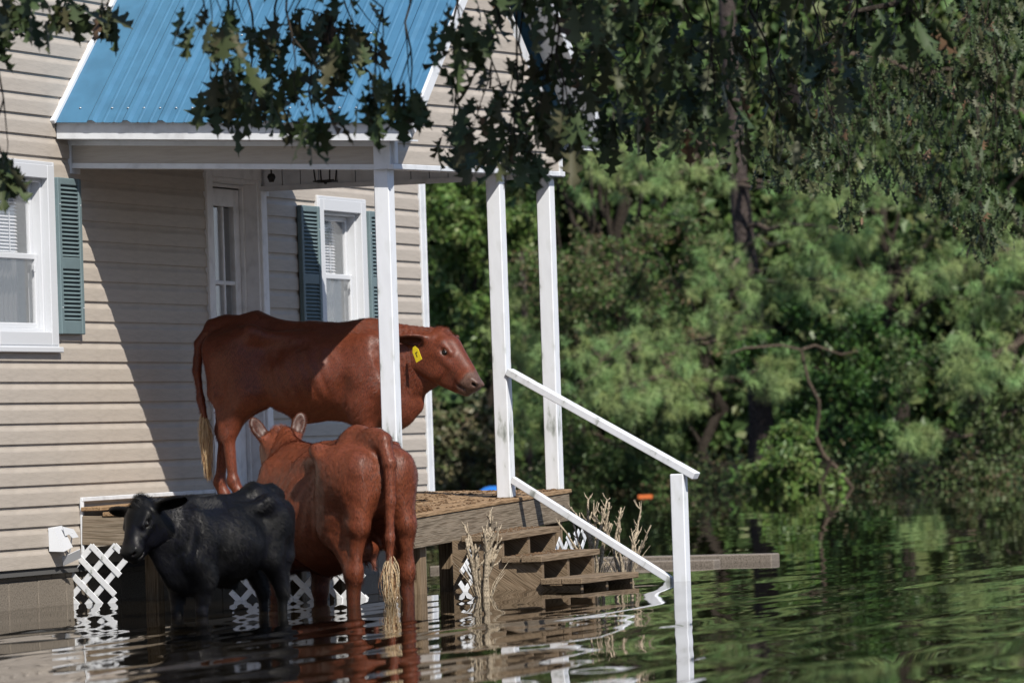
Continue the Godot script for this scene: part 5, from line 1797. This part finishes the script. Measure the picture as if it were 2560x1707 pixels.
	for i in 2600:
		var lat := r.randf_range(-3.0, 10.0)
		var s := r.randf_range(0.5, 1.3)
		xfs.append(Transform3D(Basis.from_euler(Vector3(r.randfn() * 0.3, r.randf() * TAU, r.randfn() * 0.3)).scaled(Vector3(s, s * 0.8, s)), spot(lat, r.randf() * r.randf() * 0.75, 79.0 - lat * 0.75 + r.randf_range(-0.8, 5.0))))
		cs.append([Color(0.07, 0.12, 0.04), Color(0.10, 0.08, 0.045), Color(0.10, 0.14, 0.06)][r.randi() % 3])
	tag(multi("bank_plants", leaf_clump(62, 9, 0.09, 0.09), M.leaf, xfs, cs), "low plants and drift along the edge of the wooded bank", "plants", "", "stuff")


# ---------------------------------------------------------------- oaks: hanging lobed leaves
func oak_leaf(sd: int) -> ArrayMesh:
	var r := RandomNumberGenerator.new()
	r.seed = sd
	var half := [[0.0, 0.0], [0.02, -0.09], [0.11, -0.14], [0.06, -0.21], [0.20, -0.25], [0.33, -0.20], [0.22, -0.34], [0.09, -0.41], [0.25, -0.50], [0.40, -0.49], [0.28, -0.60], [0.10, -0.66], [0.19, -0.77], [0.27, -0.80], [0.14, -0.87], [0.05, -0.89]]
	var poly := PackedVector2Array()
	for p in half: poly.append(Vector2(p[0] * r.randf_range(0.8, 1.15), p[1]))
	poly.append(Vector2(0, -1.02))
	for i in range(half.size() - 1, 0, -1): poly.append(Vector2(-half[i][0] * r.randf_range(0.8, 1.15), half[i][1] + r.randf_range(-0.02, 0.02)))
	var idx := Geometry2D.triangulate_polygon(poly)
	var curl := r.randf_range(0.1, 0.3)
	var fold := r.randf_range(0.2, 0.5)
	var lift := func(p: Vector2) -> Vector3: return Vector3(p.x, p.y, curl * p.y * p.y + fold * absf(p.x))
	var st := SurfaceTool.new()
	st.begin(Mesh.PRIMITIVE_TRIANGLES)
	st.set_smooth_group(0)
	st.set_color(Color.WHITE)
	for i in range(0, idx.size(), 3):
		face(st, [lift.call(poly[idx[i]]), lift.call(poly[idx[i + 1]]), lift.call(poly[idx[i + 2]])])
	st.generate_normals()
	return st.commit()


func oak(t: Node3D, groups: Array, per: float, size: float, sd: int, singles: int, shade: float, high: float, arm: PackedVector3Array) -> void:
	var r := RandomNumberGenerator.new()
	r.seed = sd
	var meshes := [oak_leaf(1), oak_leaf(2), oak_leaf(3), oak_leaf(4)]
	var base := t.position
	var st := begin()
	var xfs := [[], [], [], []]
	var cs := [[], [], [], []]
	var made := 0
	var to_sun := Vector3(-0.9, 1.25, 1.0).normalized()
	for g in groups:
		var p := spot(g[0], g[1], g[2]) - base
		var hang := p + Vector3(r.randfn() * 0.12, 0, r.randfn() * 0.12)
		hang.y = maxf(p.y + g[4] + 0.3, high - base.y)
		var near: Vector3 = arm[0]
		for q in arm:
			if q.distance_to(hang) < near.distance_to(hang): near = q
		limb(st, near, hang, size * 0.2, size * 0.11, r, 0.1, 6)
		var way := limb(st, hang, p, size * 0.05, size * 0.02, r, 0.0, 8)
		# visible leaves of this spray, then the crown above that shades it
		var n := int(per * (0.5 + 14.0 * g[3] * g[4]))
		for j in n + int(n * shade):
			var q := p
			if j < n:
				var d := Vector3(r.randf_range(-1, 1), r.randf_range(-1, 1), r.randf_range(-1, 1))
				while d.length() > 1.0: d = Vector3(r.randf_range(-1, 1), r.randf_range(-1, 1), r.randf_range(-1, 1))
				q = p + (spot(d.x * g[3], 0, d.z * g[3] * 1.2) - spot(0, 0, 0)) + Vector3(0, d.y * g[4], 0)
				if j % 9 == 0: limb(st, way[5 + r.randi() % 4], q, size * 0.025, size * 0.01, r, 0.0, 3, 4)
			else:
				q = p + to_sun * r.randf_range(0.5, 2.6) + Vector3(r.randfn() * g[3], r.randfn() * g[4] * 0.8 + 0.3, r.randfn() * g[3]) * 0.75
			var s := size * r.randf_range(0.7, 1.2)
			var b := Basis.from_euler(Vector3(r.randfn() * 0.38 + 0.1, r.randf() * TAU, r.randfn() * 0.32)) * Basis.from_scale(Vector3(s * r.randf_range(0.5, 1.0), s * r.randf_range(0.85, 1.15), s * r.randf_range(0.3, 2.2)))
			var k := r.randi() % 4
			if j < n and made < singles and r.randf() < 0.6:
				obj("leaf", meshes[k], M[["oak_leaf_a", "oak_leaf_b", "oak_leaf_c"][r.randi() % 3]], t, Transform3D(b, q))
				made += 1
				continue
			xfs[k].append(Transform3D(b, q))
			var c: Color = [Color(0.034, 0.056, 0.02), Color(0.044, 0.066, 0.024), Color(0.056, 0.064, 0.027)][r.randi() % 3] * r.randf_range(0.8, 1.2)
			if r.randf() < 0.02: c = Color(0.13, 0.08, 0.045)
			c.a = 1.0
			cs[k].append(c)
	obj("twigs", done(st), M.bark_oak, t)
	for k in 4:
		tag(multi("foliage", meshes[k], M.leaf_oak, xfs[k], cs[k], t), "", "", "", "stuff")


func build_oaks() -> void:
	leafy("leaf_oak", Color.WHITE, 0.55, 0.05)
	for q in [["oak_leaf_a", 0.034, 0.052, 0.02], ["oak_leaf_b", 0.046, 0.06, 0.024], ["oak_leaf_c", 0.062, 0.06, 0.032]]:
		var m := mat(q[0], lin(q[1], q[2], q[3]), 0.55, 0.3)
		m.backlight_enabled = true
		m.backlight = Color(0.02, 0.025, 0.01)
	var foot := spot(5.2, -0.4, 21.5)
	var t := thing("oak_tree", "dark blurred oak branches hanging across the top of the picture", "tree", foot)
	var r := RandomNumberGenerator.new()
	r.seed = 4
	var st := begin()
	var fork := spot(4.9, 4.2, 21.4) - foot
	limb(st, Vector3.ZERO, fork, 0.3, 0.2, r, 0.0, 8, 12)
	limb(st, fork, spot(4.2, 8.5, 20.5) - foot, 0.18, 0.08, r, 0.0, 6, 10)
	limb(st, fork, spot(1.0, 4.5, 21.2) - foot, 0.12, 0.06, r, 0.3, 8, 8)
	limb(st, spot(1.0, 4.5, 21.2) - foot, spot(-2.0, 4.1, 21.2) - foot, 0.06, 0.025, r, 0.1, 8, 8)
	obj("trunk", done(st), M.bark_oak, t)
	var arm := PackedVector3Array()
	for k in 13: arm.append(spot(lerpf(4.6, -2.0, k / 12.0), lerpf(4.4, 4.1, k / 12.0), 21.2) - foot)
	oak(t, OAKA + OAKA2 + OAKA4 + OAKA3, 30.0, 0.165, 9, 300, 5.0, 3.4, arm)
	foot = spot(8.0, -0.4, 41)
	var t2 := thing("oak_tree", "oak branches with sharp small leaves at the upper right", "tree", foot)
	st = begin()
	fork = spot(7.6, 4.5, 41) - foot
	limb(st, Vector3.ZERO, fork, 0.3, 0.2, r, 0.0, 8, 12)
	limb(st, fork, spot(6.5, 10, 40) - foot, 0.18, 0.08, r, 0.0, 6, 10)
	limb(st, fork, spot(4.0, 4.9, 40.2) - foot, 0.09, 0.04, r, 0.2, 8, 8)
	limb(st, spot(4.0, 4.9, 40.2) - foot, spot(2.5, 4.0, 40.0) - foot, 0.04, 0.015, r, 0.1, 6, 8)
	obj("trunk", done(st), M.bark_oak, t2)
	arm = PackedVector3Array()
	for k in 9: arm.append(spot(lerpf(7.0, 2.6, k / 8.0), lerpf(5.2, 4.6, k / 8.0), 40.2) - foot)
	oak(t2, OAKB, 52.0, 0.125, 10, 300, 0.12, 5.2, arm)
